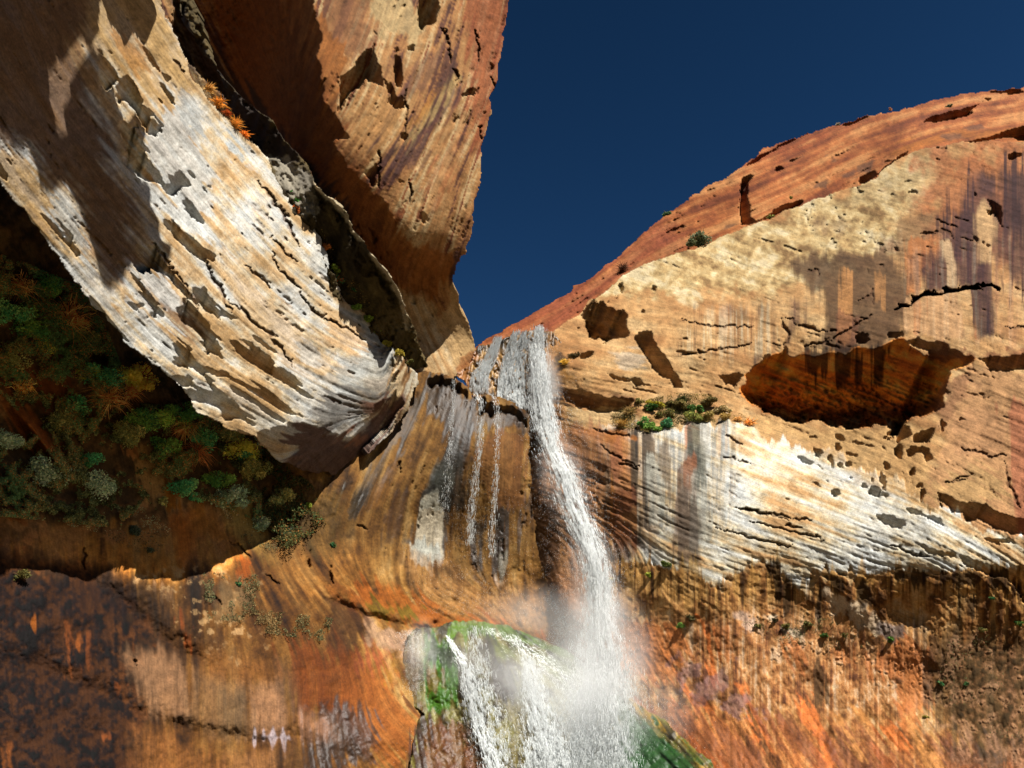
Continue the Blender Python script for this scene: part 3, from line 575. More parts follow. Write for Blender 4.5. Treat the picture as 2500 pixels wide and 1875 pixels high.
    # the dark wet drips at the foot of the pale band
    dr = s.full('H 1690,440 1850,430 2089,470 I 270,595 400,480 510,430 600,470 740,590 850,500 1180,500 1500,490 2060,475 3600,470 3600,700 2000,690 1700,610 1400,600 1200,560 900,600 700,660 500,600 300,660 0,640 H 1690,560', 10, 20, 'v')
    s.ramp(V1*.8+VS*.6, [(-1.8,(30,20,12)),(-.9,(74,50,26)),(-.3,(156,116,62)),(.5,(198,156,92)),(1.8,(214,176,116))], .8, dr)
    for p in ['I 500,430 600,440 640,520 700,500 720,600 700,740 640,740 610,640 580,500','I 1300,490 1500,480 1750,490 2000,480 2100,640 1900,560 1600,540 1400,540','I 930,520 990,520 1040,600 960,600','I 1740,640 1770,640 1790,760 1750,740','I 1790,650 1810,650 1810,720', 'I 1100,600 1160,560 1200,640 1240,700 1180,720','I 860,540 880,540 880,760 850,740']:
        s.paint(p, (40,26,14), 5, 9, 'v', .85)
    s.paint('H 1510,1140 1600,1180 1750,1180 1900,1260 2089,1400 I 0,1420 150,1530 330,1659 700,2000 -800,2000 -600,1500', (160,88,36), 10, 8, 's', .9, wet=.6)
    s.c *= (1+kl[..., None]*np.array([.32, .16, -.02]))
    # brown wet wall behind the fall
    s.paint('E 1270,1080 1330,1060 1480,1130 1600,1140 1700,1160 1760,1300 1780,1659 H 1700,300 1680,560 1700,860 1740,1190 1400,1300 1000,1300 1000,600 1150,0', (164,110,62), 14, 12, 'v', .9, wet=.4)
    s.paint('E 1540,1140 1700,1150 1900,1180 1960,1230 1700,1220 1560,1180', (190,118,56), 6, 6, 'n', .8)
    s.ramp(V1*.8+VS*.6, [(-1.6,(96,60,34)),(0,(160,106,60)),(1.6,(194,140,88))], .6, s.full('E 1270,1090 1600,1140 1760,1300 1780,1659 H 1650,500 1500,700 1000,700 1150,0', 14, 12))
    s.paint('H 1000,560 1600,480 1680,700 1700,900 1300,1000 1000,900', (188,128,78), 40, 16, 'n', .85)
    # relief
    s.h += (2.0*s.nb+.35*n0*(1-.7*kl))*(1-kb*.6)+.55*L1*(1-.85*kb)*(1-.85*kl)+.3*L2*(1-.5*kl)*(1-.3*kb)+.25*n1+.16*n2
    s.h += kb*(.12*L3+.14*L2)+kl*(.1*n1+.1*n2+.22*VS+.1*V1)
    al_ = s.full(al, 1, 1)
    top = 1-kl
    grooves(s, 'g', 2, 14, 1.8, 2.4, (150,104,66), .4, top*(1-al_)*(1-.35*kb))
    grooves(s, 'g2', 3, 18, 1.9, 3.6, (120,84,56), .35, top*(1-al_)*(1-kb*.75))
    pits = sst(1.1, 1.7, n1+.6*n2)*(up_*.7+(1-kb)*(1-kl)*.35); s.h += 3.5*pits*sst(.2, .9, fbm(s.H, s.W, 60, 2))
    pits = sst(1.5, 2.0, n2+.4*n1)*kl; s.h -= 1.6*pits*s.full('I 400,700 900,700 1500,800 3600,700 3600,1659 1600,1659 1500,1200 900,1100 500,1000', 30, 10)
    for p in ['F 1400,410 1440,375 1480,350 1560,310 1700,290 1850,265 1900,270 1990,240 2050,285']: s.line(p, (60,30,18), 4.5, .95, amp=4, depth=26)
    for p, w in [('F 0,470 250,515 480,515',1.6),('F 0,700 200,670 480,620',1.6),('F 680,450 850,530 1000,540',1.8),('F 830,640 1000,590 1180,490 1250,440',2.4),('F 650,450 700,560 690,650',2.6),('F 2080,520 2200,515 2300,530',2),('F 830,150 900,160 930,200',2),('F 1150,350 1240,300 1260,380',2.2),('F 1700,1659 1680,1580',2),
                 ('F 1810,1280 1900,1300 2000,1330 2100,1330',2.4),('F 1830,1480 1700,1500 1900,1440',1.5),('F 2080,1360 2100,1500 2150,1600 2170,1659',2.6),('E 1740,1260 1850,1350 1980,1400',2.2),('K -10,650 150,690 380,740',2.2),('K 250,1020 480,1090',2.4),('K 1400,730 1610,820',2.2),('K 1400,940 1560,990 1700,1040',2),
                 ('I 380,100 600,140 830,180',2),('I 440,180 700,240 900,290',2),('I 250,220 500,290 700,330',1.8),('I 1290,320 1430,380 1530,390',2.6),('I 650,200 770,215',3),('C 1540,1500 1700,1460 1760,1510',2.6),('C 1640,1380 1780,1440',2),('K 1500,1500 1750,1550 2100,1640',2)]:
        s.line(p, (92,58,36), w, .7, amp=4, depth=6)
    for p in [al, 'F 1890,712 2000,700 2203,680 3600,680 3600,815 2203,805 2100,795 2000,775 1940,740', 'F 1440,600 1530,580 1650,610 1720,640 1850,700 1900,715 1850,745 1760,760 1700,700 1600,690 1500,650',
              'E 1600,440 1640,385 1690,350 1710,380 1740,345 1770,400 1800,385 1830,410 1870,395 1905,440 1895,520 1925,560 1890,585 1800,590 1700,605 1640,590 1630,520',
              'E 1910,560 1960,560 2040,545 2090,620 2130,700 2190,780 2215,860 2120,835 2070,800 2040,740 1980,660',
              'E 1440,905 1500,890 1600,910 1700,940 1850,958 1960,965 1950,1010 1850,1040 1700,1050 1600,1035 1500,995', 'E 1570,690 1690,670 1660,700 1600,720',
              'E 1940,860 2080,880 2120,900 1960,880','E 1770,810 1850,825 1900,860 1800,850','E 2050,250 2090,255 2080,290 2040,280','E 1400,610 1430,600 1430,635',
              'F 270,820 340,815 400,800 425,830 370,890 320,870','F -10,780 20,850 45,900 -10,900 -40,830',
              'F 1955,-20 1985,0 1985,10', 'C 1950,1245 1995,1280 2060,1310 2065,1420 2105,1442 2050,1448 2025,1380 2005,1320',
              'I 1560,0 1650,30 1750,80 1880,90 2089,160 2400,240 2400,400 2203,330 2089,282 2020,272 1960,240 1900,222 1850,190 1750,160 1660,110',
              'I 1200,140 1300,160 1370,200 1340,220 1250,195', 'I 1380,105 1470,100 1560,150 1615,212 1550,200 1460,160', 'I 1478,332 1560,350 1665,380 1600,392 1510,370','I 1800,270 1900,280 2000,300 1900,310',
              'I 1728,400 1850,440 1950,465 2089,440 2400,430 3600,430 3600,760 2203,700 2089,650 2030,590 1990,520 1900,500 1810,470 1750,440',
              'I 1470,0 1490,0 1480,70 1465,60', 'F 1400,1160 1480,1140 1500,1200 1560,1150 1640,1150 1640,1190 1620,1250 1570,1260 1510,1255 1500,1200 1440,1220 1400,1240','F 1500,1270 1560,1260 1610,1290 1620,1350 1580,1360 1540,1310 1470,1340 1460,1300','F 1395,1280 1430,1260 1440,1360 1400,1350',
              'F 850,1260 930,1275 940,1310 910,1355 870,1340','F 730,1315 790,1325 870,1370 860,1390 790,1375','F 880,1370 940,1400 950,1445 915,1430','F 1240,1520 1290,1540 1360,1570 1350,1600 1290,1590 1245,1560','F 1140,570 1180,550 1240,600 1200,620 1150,610','F 1320,560 1360,545 1430,550 1430,570 1350,580','F 1770,1060 1830,1100 1800,1105','F 1680,1110 1710,1130 1690,1200 1670,1180',
              'F 550,800 640,720 690,660 700,640 720,670 620,750 560,805','F 465,775 500,740 545,720 550,690 600,690 530,760 480,790']:
        s.hollow(p, 3.2, 'n')
    s.holes([(880,1210,28,12,10),(1035,1215,26,10,35),(1025,1275,18,22,20),(1110,1320,40,12,15),(1160,1250,34,9,12),(1240,1270,36,11,8),(1310,1280,24,16,0),(975,1350,26,18,60),(990,1400,22,12,70),(1185,1505,26,18,20),(1005,1560,22,18,20),(890,1510,34,10,25),(1310,1480,18,40,-10),(1320,1530,16,26,0),(1410,1490,20,36,-15),(1340,1400,20,14,40),(1440,1440,16,40,-20),(1150,1450,16,8,30),(1115,1465,12,7,30),(960,1490,14,8,30),(715,1605,26,7,20),(1240,1490,10,22,0),(1360,1190,30,14,-20),(1330,1220,36,14,0),(1300,1250,24,10,0),(1040,1390,18,12,50),(1090,1385,14,16,0),(1540,1520,24,14,0),(1500,1420,14,30,20)], 'F')
    s.holes([(1740,275,10,22,10),(1775,350,12,14,0),(1860,270,14,30,0),(1830,330,14,16,0),(1690,440,16,26,0),(1860,440,22,16,20),(2000,410,8,8,0),(1590,520,20,8,0),(2120,320,26,6,0),(1740,620,14,5,0)], 'E')
    s.holes([(2000,1600,30,8,0),(1900,1240,24,10,60),(1560,1480,40,8,-10),(1450,1150,40,8,-10),(1480,1215,30,7,-12),(1510,1210,20,10,20),(700,1420,16,6,-20),(180,1560,26,7,-5),(90,1500,8,4,0),(1890,1500,20,6,40),(1380,1230,16,6,0),(1980,1350,20,8,50),(2140,990,30,8,-15)], 'C')
    LAY['right'] = s; return s
# ---- the big pale cliff sweeping down from the left
def pale():
    s = Layer('pale_cliff', 'O -520,-420 300,-420 380,-170 A 1020,0 1080,110 1110,190 1130,270 1190,420 1240,520 1330,620 1420,720 1500,800 1590,900 1700,1000 1750,1130 1820,1230 1920,1370 2000,1470 2050,1580 2090,1659 D 2110,150 2125,210 2203,330 E 0,90 40,210 100,330 200,430 330,570 390,650 480,720 540,765 600,790 595,870 545,950 515,1040 440,1115 400,1180 325,1270 210,1360 100,1440 0,1470 D 2060,1440 1960,1440 1860,1410 1740,1340 1600,1220 1500,1180 1340,1110 1240,1060 1190,1010 1110,855 1030,795 900,705 780,605 680,485 570,350 470,195 400,105 300,0 A 340,1600 240,1450 170,1350 80,1260 0,1160 O -520,250',
        [(-520,-420,7.5),(-520,0,8.8),(-520,330,9.5),(-520,600,10.5),(-170,-420,10.5),(150,-420,15),(300,-420,20),(-170,-170,12),(150,-170,17),(380,-170,26),(0,100,14.5),(200,100,20),(400,60,28),(-170,330,13),(0,420,16),(200,350,21),(400,300,28),(550,350,34),(200,650,22),(400,600,28),(600,500,34.5),(700,550,37.5),(350,900,27),(500,950,31),(600,1040,34.5),(550,800,32),(700,850,37.5),(800,700,41),(900,800,45.5),(960,900,47.5),(850,980,43.5),(1020,910,51),(950,1050,49.6),(840,1230,46.4),(700,1080,38.5),(760,1180,42.5),(880,1150,48.2)],
        [(100,100,62),(300,100,58),(300,350,50),(450,450,50),(100,500,50),(250,750,48),(450,850,42),(600,700,48),(700,800,40),(800,900,28),(650,950,32),(900,950,20),(350,600,48),(500,1000,22),(880,1100,-45),(800,1200,-48),(960,950,-60),(1000,980,-75)], edge=4)
    s.fill((228,198,152))
    n0, n1, n2 = s.nz
    L1, L2, L3 = s.LIC('a', 8, 14, 3), s.LIC('b', 2, 16), s.LIC('c', 4, 18, 2)
    s.ramp(.8*L1+.6*n0+.3*L3, [(-1.8,(200,160,108)),(-.8,(226,192,146)),(-.1,(234,214,178)),(.6,(236,228,212)),(1.7,(228,230,226))], .95)
    s.paint('A 380,-300 1100,-300 1180,420 1240,540 1140,640 900,560 700,420 400,360 200,300', (214,174,112), 30, 24, 's', .75)
    s.paint('A -400,-400 620,-400 520,250 600,640 700,800 700,1050 860,1250 880,1659 D 1000,150 1250,560 1100,520 830,120 700,300 560,0 A 560,1659 460,1250 280,1150 180,950 -400,800', (142,104,70), 34, 16, 's', .9)  # shade deepened by painting the upper left face browner
    s.paint('A 700,200 900,320 980,460 880,480 760,330', (198,136,64), 10, 10, 's', .7)
    s.paint('A -200,900 60,960 180,1000 300,1230 500,1600 420,1600 200,1330 0,1160 -200,1100', (206,164,100), 12, 14, 's', .7)
    for p, c, o in [('A 1040,700 1140,720 1250,900 1340,1100 1330,1300 1260,1460 1150,1400 1060,1240 960,1100 880,900', (228,228,222), .8), ('A 1140,580 1240,640 1300,760 1240,820 1160,700', (200,202,198), .7), ('A 780,1050 1000,1150 1200,1300 1330,1500 1200,1480 1000,1330 850,1190', (232,232,226), .8),
                    ('A 1440,880 1560,940 1600,1080 1500,1000 1430,960', (206,214,216), .8), ('A 300,1210 430,1220 520,1450 560,1659 460,1500 360,1340', (216,216,208), .8), ('D 400,100 570,130 720,320 1000,600 1130,700 1100,760 900,640 700,440', (232,230,220), .6),
                    ('D 800,140 1080,180 1160,380 1100,380 950,280', (230,228,220), .8), ('D 780,320 1000,430 1120,640 1110,720 900,560', (224,224,218), .8), ('D 1180,860 1500,900 1780,1110 1640,1140 1400,960', (230,222,204), .6),
                    ('D 1400,60 1700,300 1900,500 2203,800 2100,860 1800,760 1500,400', (234,196,146), .6), ('D 1900,560 2060,620 1980,800 1880,760', (232,226,214), .7), ('D 1980,20 2080,130 2050,180 1960,60', (232,228,216), .8),
                    ('E 100,300 200,430 330,590 420,800 400,960 300,960 60,900 -60,820 200,760 240,560', (196,196,188), .65), ('E 0,930 200,900 400,960 260,1090 60,1160 -60,1120', (112,108,104), .7), ('E 380,640 430,760 420,900 395,930 400,780', (60,58,54), .85), ('E 170,400 330,590 400,700 380,720 240,560 180,470', (108,112,106), .6),  # includes painted shade: grey where the belly turns under, out of the light
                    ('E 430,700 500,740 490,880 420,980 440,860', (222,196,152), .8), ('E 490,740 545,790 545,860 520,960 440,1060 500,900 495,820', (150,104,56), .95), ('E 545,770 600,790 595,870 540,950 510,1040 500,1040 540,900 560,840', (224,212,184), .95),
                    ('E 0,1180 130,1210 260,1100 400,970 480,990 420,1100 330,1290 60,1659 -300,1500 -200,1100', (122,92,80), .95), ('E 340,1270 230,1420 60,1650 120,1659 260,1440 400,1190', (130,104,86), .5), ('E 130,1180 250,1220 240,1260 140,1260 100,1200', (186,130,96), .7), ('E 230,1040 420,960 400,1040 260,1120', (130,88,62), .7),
                    ('E 0,470 200,520 240,560 180,700 0,640', (236,190,136), .6),('D 1960,1060 2203,900 2203,1060 2100,1150', (140,134,126), .7)]:
        s.paint(p, c, 8, 12, 's', o)
    s.h += .8*L1+.3*L2+.35*L3+1.9*s.nb+.3*n0+.2*n1+.15*n2
    grooves(s, 'g', 2, 14, 1.6, 2.0, (130,90,56), .4)
    grooves(s, 'g2', 3.5, 16, 1.7, 4.5, (150,106,64), .35)
    for p, w in [('D 1880,300 1960,390 2060,460 2130,490',2.6),('D 980,0 1060,110 1140,220 1250,400',3),('A 1640,1160 1760,1300 1830,1420 1900,1560',4),('D 1450,350 1700,560 1860,760',3),('A 1700,1500 1800,1600 1880,1659',2),('D 1300,80 1380,260 1450,420',2.6),('D 1560,130 1740,280',2.4),('E 0,470 120,530 230,600',2),('A 1110,380 1150,460',2.4),('D 1700,40 1800,200 1880,280',2)]:
        s.line(p, (120,78,46), w, .7, amp=4, depth=10)
    SH = ['A -1500,-1200 640,-1200 635,0 605,140 600,200 575,295 530,302 480,240 460,215 465,300 410,345 400,375 480,500 560,600 640,700 700,790 720,880 660,920 720,990 790,1035 780,1080 735,1125 850,1190 940,1260 910,1410 980,1540 1050,1659 D 1090,190 1000,165 930,175 815,130 840,180 780,225 740,310 690,300 620,230 575,140 570,0 A 560,1620 520,1450 460,1300 430,1210 290,1218 210,1080 170,980 80,985 0,930 -1500,300',
         'A 640,-1200 960,-1200 945,60 935,170 915,260 900,312 860,265 822,230 790,290 760,250 735,205 700,195 665,180 645,80',
         'A 500,430 560,520 640,600 740,760 790,1030 720,990 690,900 640,800 560,640 480,520']
    H = [
         'A 620,405 660,385 705,390 745,450 730,520 690,572 650,580 615,500', 'A 760,500 800,485 850,500 885,560 905,640 880,660 940,700 960,740 1030,800 1020,845 940,860 890,800 860,700 800,650 750,640 745,560',
         'A 750,770 800,770 860,790 885,870 950,1000 1020,1080 1040,1165 960,1165 860,1110 790,1040 770,920', 'A 1075,1100 1150,1090 1195,1180 1140,1200 1100,1225 1050,1245 1015,1190 1060,1170', 'A 915,310 950,330 1000,480 1060,540 1110,610 1090,650 1040,560 1000,500 940,400',
         'A 1165,1280 1210,1270 1250,1330 1295,1400 1240,1410 1180,1330', 'A 1060,1360 1160,1460 1280,1560 1385,1615 1350,1650 1260,1659 1200,1600 1100,1500 1040,1420', 'A 270,1360 350,1400 450,1500 512,1600 480,1622 400,1520 340,1460', 'A -60,980 0,1020 60,1100 40,1140 0,1110 -60,1080',
         'A 1040,450 1120,500 1050,520','A 640,320 700,320 700,340','A 1290,1170 1340,1170 1330,1200 1300,1195','A 1060,30 1080,110 1050,70','A 1200,1090 1225,1095 1215,1130',
         'D 850,0 830,130 880,170 1000,160 1060,190 1090,260 1140,300 1165,380 1130,400 1150,480 1260,570 1310,700 1345,690 1405,715 1370,600 1290,450 1220,340 1130,220 1060,110 990,0', 'D 820,160 880,230 960,320 1040,420 1010,430 940,350 860,250', 'D 815,360 900,370 905,400 850,400','D 920,420 985,430 980,470 930,460',
         'D 1080,560 1200,640 1245,730 1210,780 1150,770 1095,740 1120,700 1110,640', 'D 1230,740 1300,760 1460,800 1445,830 1370,830 1300,810 1240,775', 'D 1230,785 1290,800 1400,920 1478,1000 1400,960 1300,860', 'D 1440,880 1560,920 1640,990 1700,1050 1795,1118 1740,1100 1640,1010 1560,970 1480,930',
         'D 1440,590 1560,620 1700,690 1745,780 1790,770 1860,820 1900,880 1975,990 1900,960 1820,890 1720,850 1640,790 1560,740 1500,680', 'D 1220,280 1290,260 1330,330 1400,400 1520,450 1605,535 1520,485 1380,450 1300,400', 'D 1400,810 1560,860 1700,930 1850,1040 1945,1092 1850,1075 1700,990 1600,920 1500,870', 'D 1560,560 1640,590 1760,680 1700,670 1600,610',
         'D 1110,840 1190,820 1235,870 1210,895 1150,900 1115,875', 'D 1150,905 1250,900 1350,930 1480,980 1560,1060 1645,1145 1560,1125 1480,1100 1420,1110 1380,1040 1300,1000 1200,990 1170,950','D 760,440 810,470 820,500 790,490','D 1600,880 1680,960 1650,950','D 2040,195 2120,180 2125,215 2060,225','D 950,660 990,720 960,700','D 470,200 560,270 700,470 800,610 740,580 600,400',
         'E 395,965 330,1010 250,1090 130,1205 0,1180 -150,1115 -250,1130 -420,1180 -600,1200 -450,1400 -300,1520 -180,1659 0,1640 150,1420 280,1250 400,1110 480,1000 430,950 435,880 410,940','E 395,660 425,760 420,860 412,780']
    s.shade = np.zeros((s.H, s.W), bool)
    for p in H: s.hollow(p, 4, 's')
    for p in SH:
        sl, k = s.m(p, 1, 5, 's'); s.shade[sl] |= k > .5
    for p in ['A 280,300 330,310 400,420 410,520 350,470 300,400','A 285,680 340,690 400,760 425,850 380,790 330,780 290,770 330,740','A 280,495 340,540 320,560','A 560,738 640,780 660,830 600,790','A 640,760 700,770 690,790','A 670,930 730,970 700,980','A 600,1060 650,1070 640,1090','A 465,0 515,0 520,60 500,60','A 320,560 340,680 330,690','A 700,870 760,880 780,960 730,920','A 250,705 300,730 280,735']:
        sl, k = s.m(p, 1, 5, 'n'); s.shade[sl] &= ~(k > .5)
    LAY['pale'] = s; return s

# ---- the stained wall below and behind, from the dark left corner to the brown hump by the fall
def basin():
    s = Layer('stained_wall', 'O -520,-300 0,-60 230,280 400,600 560,850 700,950 880,900 960,905 E 560,802 600,797 J 0,880 150,885 280,920 370,962 430,1010 540,1080 580,1150 600,1195 700,1160 800,1172 900,1200 1050,1230 1180,1290 1270,1370 1320,1450 1340,1560 1335,1700 E 1282,1300 1300,1659 H 1300,500 1400,800 1500,1000 1600,1200 1700,1300 1700,2080 O 1400,2045 -520,2045',
        [(-520,-300,16),(0,-60,29),(280,340,38),(-520,200,16),(-520,1000,19),(-520,1600,18.5),(-520,2045,18),(-170,330,22),(0,450,25),(150,560,30),(300,720,36),(500,880,41),(700,1000,45),(880,950,51),(1000,910,54),(1100,930,53.5),(1180,950,54.5),(1250,980,53.5),(1285,1060,54.5),(1200,1100,52.5),(1280,1300,54.5),(1000,1100,51.5),(1150,1250,54),(1000,1300,53),(1150,1450,54.5),(1350,1450,55),(1000,1500,52),(1450,1650,56),(1500,1900,55),
         (850,1200,47.6),(930,1080,50.6),(780,1230,46.6),(850,1400,47),(700,1250,46),(550,1150,43),(400,1150,39),(200,1100,34),(0,1000,30),(-170,1000,27),(0,1300,29),(200,1300,33),(400,1400,37),(600,1450,41),(-170,1600,26),(0,1700,28),(300,1650,33),(500,1600,37.5),(700,1650,41),(900,1600,46),(-170,2045,25),(200,2000,30),(600,1950,37),(900,1900,43),(1100,1800,48),(1200,2045,50)],
        [(1200,1200,95),(1000,1100,114),(880,1200,112),(1000,1350,100),(1250,1300,92),(950,1480,60),(800,1450,50),(1100,1480,25),(300,1300,88),(100,1500,85),(500,1500,88),(600,1750,92),(800,1700,95),(100,1100,60),(850,1650,75),(700,1480,60),(1000,1800,45)], edge=2.5)
    s.fill((148,98,50)); n0, n1, n2 = s.nz
    L1, L2, L3 = s.LIC('a', 7, 18, 3), s.LIC('b', 2, 16), s.LIC('c', 15, 10, 2)
    V1 = fbm(s.H, s.W, 4, 3, .7, ax=1, ay=16)
    s.ramp(.6*L1+.5*L3+.3*n1+.2*L2, [(-1.9,(60,40,20)),(-.8,(116,78,34)),(.1,(158,110,50)),(1.1,(192,142,74)),(2,(210,164,98))], .95)
    s.wet += .12
    hump = s.full('E 560,790 1300,900 1300,1500 H 1300,300 1000,560 600,500 0,300 E 60,1659 300,1300 420,1120 540,950', 16, 8)
    # black wet stains hanging from the hump's lip
    for p, c, o in [('E 650,840 720,810 800,850 900,960 920,1100 900,1300 840,1659 640,1659 760,1330 700,1100 620,1000', (46,34,24), .8), ('E 920,950 1000,1000 1260,1060 1280,1200 1180,1140 1050,1180 980,1150 940,1300 900,1200', (42,32,26), .7), ('E 540,950 620,960 560,1100 400,1350 240,1620 100,1659 260,1420 420,1150', (74,60,34), .6),
                    ('E 760,1250 840,1200 840,1350 800,1500 760,1659 700,1659 640,1659 660,1500', (58,58,50), .75), ('E 700,1350 770,1380 790,1500 700,1659 590,1659 640,1500', (96,98,86), .6), ('E 360,1400 480,1300 420,1450 250,1659 130,1659', (82,62,34), .6), ('H 150,0 260,0 200,100 130,140 90,120', (56,46,30), .8),('H 560,0 640,0 580,60 520,150 480,300 520,120', (44,40,34), .8), ('H 640,0 740,0 730,100 700,200 690,400 670,300 680,100', (52,48,42), .8),
                    ('H 890,200 960,180 950,400 950,540 890,530 880,380', (62,50,40), .85), ('H 1010,60 1100,100 1090,300 1060,380 1020,460 990,560 960,560 980,380 1000,200', (54,42,32), .85), ('H 1180,0 1260,0 1200,200 1140,330 1130,240', (70,44,24), .7), ('H 400,0 480,0 380,300 330,330 340,150', (104,66,32), .6)]:
        s.paint(p, c, 7, 8, 's', o, wet=.8)
    for p, c, o in [('E 950,1230 1080,1160 1200,1180 1270,1300 1240,1500 1260,1659 1080,1659 1000,1500 940,1400', (164,106,54), .7), ('E 300,1500 420,1350 500,1350 440,1500 340,1659 250,1659', (160,108,50), .7),
                    ('H 575,50 640,30 690,130 680,250 660,340 690,390 650,420 600,480 590,410 560,420 540,470 500,400 520,300 540,200', (222,206,176), .97), ('H 520,290 560,270 640,330 660,400 600,480 540,460 505,400', (206,208,196), .8), ('E 600,1630 690,1560 710,1659 600,1659', (180,178,160), .7),
                    ('H 1030,390 1060,350 1080,420 1060,480 1040,570 1020,560 1030,480', (176,166,146), .8), ('H 930,500 970,520 960,570 900,550', (128,122,106), .7), ('H 920,340 960,330 940,360','x',0)]:
        if o: s.paint(p, c, 4, 6, 's', o)
    s.paint('H 450,400 560,440 700,520 1000,560 1300,600 1500,900 1300,900 1000,760 760,740 640,680 520,560', (188,134,76), 24, 14, 's', .8)
    s.ramp(V1+.5*L2, [(-1.5,(120,80,40)),(0,(180,128,70)),(1.6,(206,160,100))], .5, s.full('H 440,330 520,420 700,440 1200,560 1000,680 700,640 520,560 460,480', 12, 10))
    s.paint('H -50,560 100,580 300,560 480,600 720,740 1000,780 1400,940 1300,1000 900,800 600,830 460,790 220,740 60,660', (184,102,34), 14, 12, 's', .85)
    s.paint('H 230,690 300,660 420,700 560,720 540,760 400,760 280,740', (122,106,30), 8, 10, 's', .8)
    s.paint('H 220,780 300,830 400,860 480,880 480,980 360,960 250,900', (206,166,136), 14, 14, 'n', .7)
    s.paint('H 0,640 110,680 220,750 230,860 150,920 100,1100 0,1000', (96,62,38), 12, 14, 's', .7)
    s.paint('H -200,900 100,980 300,1000 420,1080 400,1200 560,1330 500,1659 330,1659 200,1500 0,1400 -200,1300', (184,104,42), 24, 18, 's', .8)
    s.paint('H 230,920 380,960 420,1100 300,1080 220,1020', (200,108,66), 18, 14, 's', .7)
    s.paint('H 360,1010 420,1010 400,1120 350,1160', (170,128,40), 10, 10, 's', .6)
    s.paint('H 50,1260 250,1330 300,1450 280,1600 60,1659 -100,1659 -100,1300', (62,42,30), 14, 16, 's', .8, wet=.9)
    s.paint('H 520,1400 620,1400 620,1700 500,1700', (76,62,58), 8, 12, 'v', .8)
    s.paint('H 600,1400 760,1420 900,1560 1100,1659 1100,1900 600,1900', (132,74,44), 10, 14, 's', .85)
    s.paint('H 380,1190 560,1340 800,1500 880,1540 760,1430 600,1340', (60,44,30), 6, 8, 's', .6)
    # left side: algae, soil and orange seeps, with soft shade painted in
    s.paint('O -170,330 0,400 300,680 500,850 700,980 640,1100 760,1180 830,1260 760,1300 500,1300 300,1290 -170,1300', (98,64,34), 24, 20, 'n', .8)
    s.ramp(n1+.6*n0, [(-1.4,(38,30,18)),(0,(84,58,32)),(1.5,(126,88,50))], .85, s.full('O -170,300 300,640 620,1000 800,1200 640,1340 300,1310 100,1330 -170,1300', 22, 16))
    s.paint('D 640,700 1000,880 1150,1000 1400,1100 1640,1240 1500,1300 1200,1150 900,1050 500,1000 400,800', (104,74,46), 20, 10, 'n', .8)
    s.paint('G -420,250 300,330 560,500 900,700 1200,1000 1100,1200 800,1200 500,1100 200,1040 -420,1000', (92,66,46), 26, 18, 'v', .85)
    s.paint('G -420,1000 300,1100 700,1250 850,1400 800,1700 -420,1900', (84,58,38), 26, 18, 'v', .85)
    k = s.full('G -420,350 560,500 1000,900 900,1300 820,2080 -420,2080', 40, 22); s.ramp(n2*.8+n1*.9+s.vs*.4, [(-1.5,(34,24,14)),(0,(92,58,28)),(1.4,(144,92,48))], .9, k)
    dk = s.full('G -420,300 100,300 500,420 900,560 1000,760 760,860 720,1050 700,1200 820,1360 900,1500 820,2080 -420,2080', 70, 20, 's'); s.c *= (1-.5*dk)[..., None]  # darkens the lower left so the shadow edge above blends in
    dk = s.full('G -420,330 900,500 2089,600 H 230,860 150,1200 60,2000 G 700,2080 -420,2080', 40, 14, 's'); s.c *= (1-.5*dk)[..., None]; s.c *= 1+sst(1180, 1400, s.V)[..., None]*sst(960, 800, s.U)[..., None]*np.array([-.08, -.25, -.45])
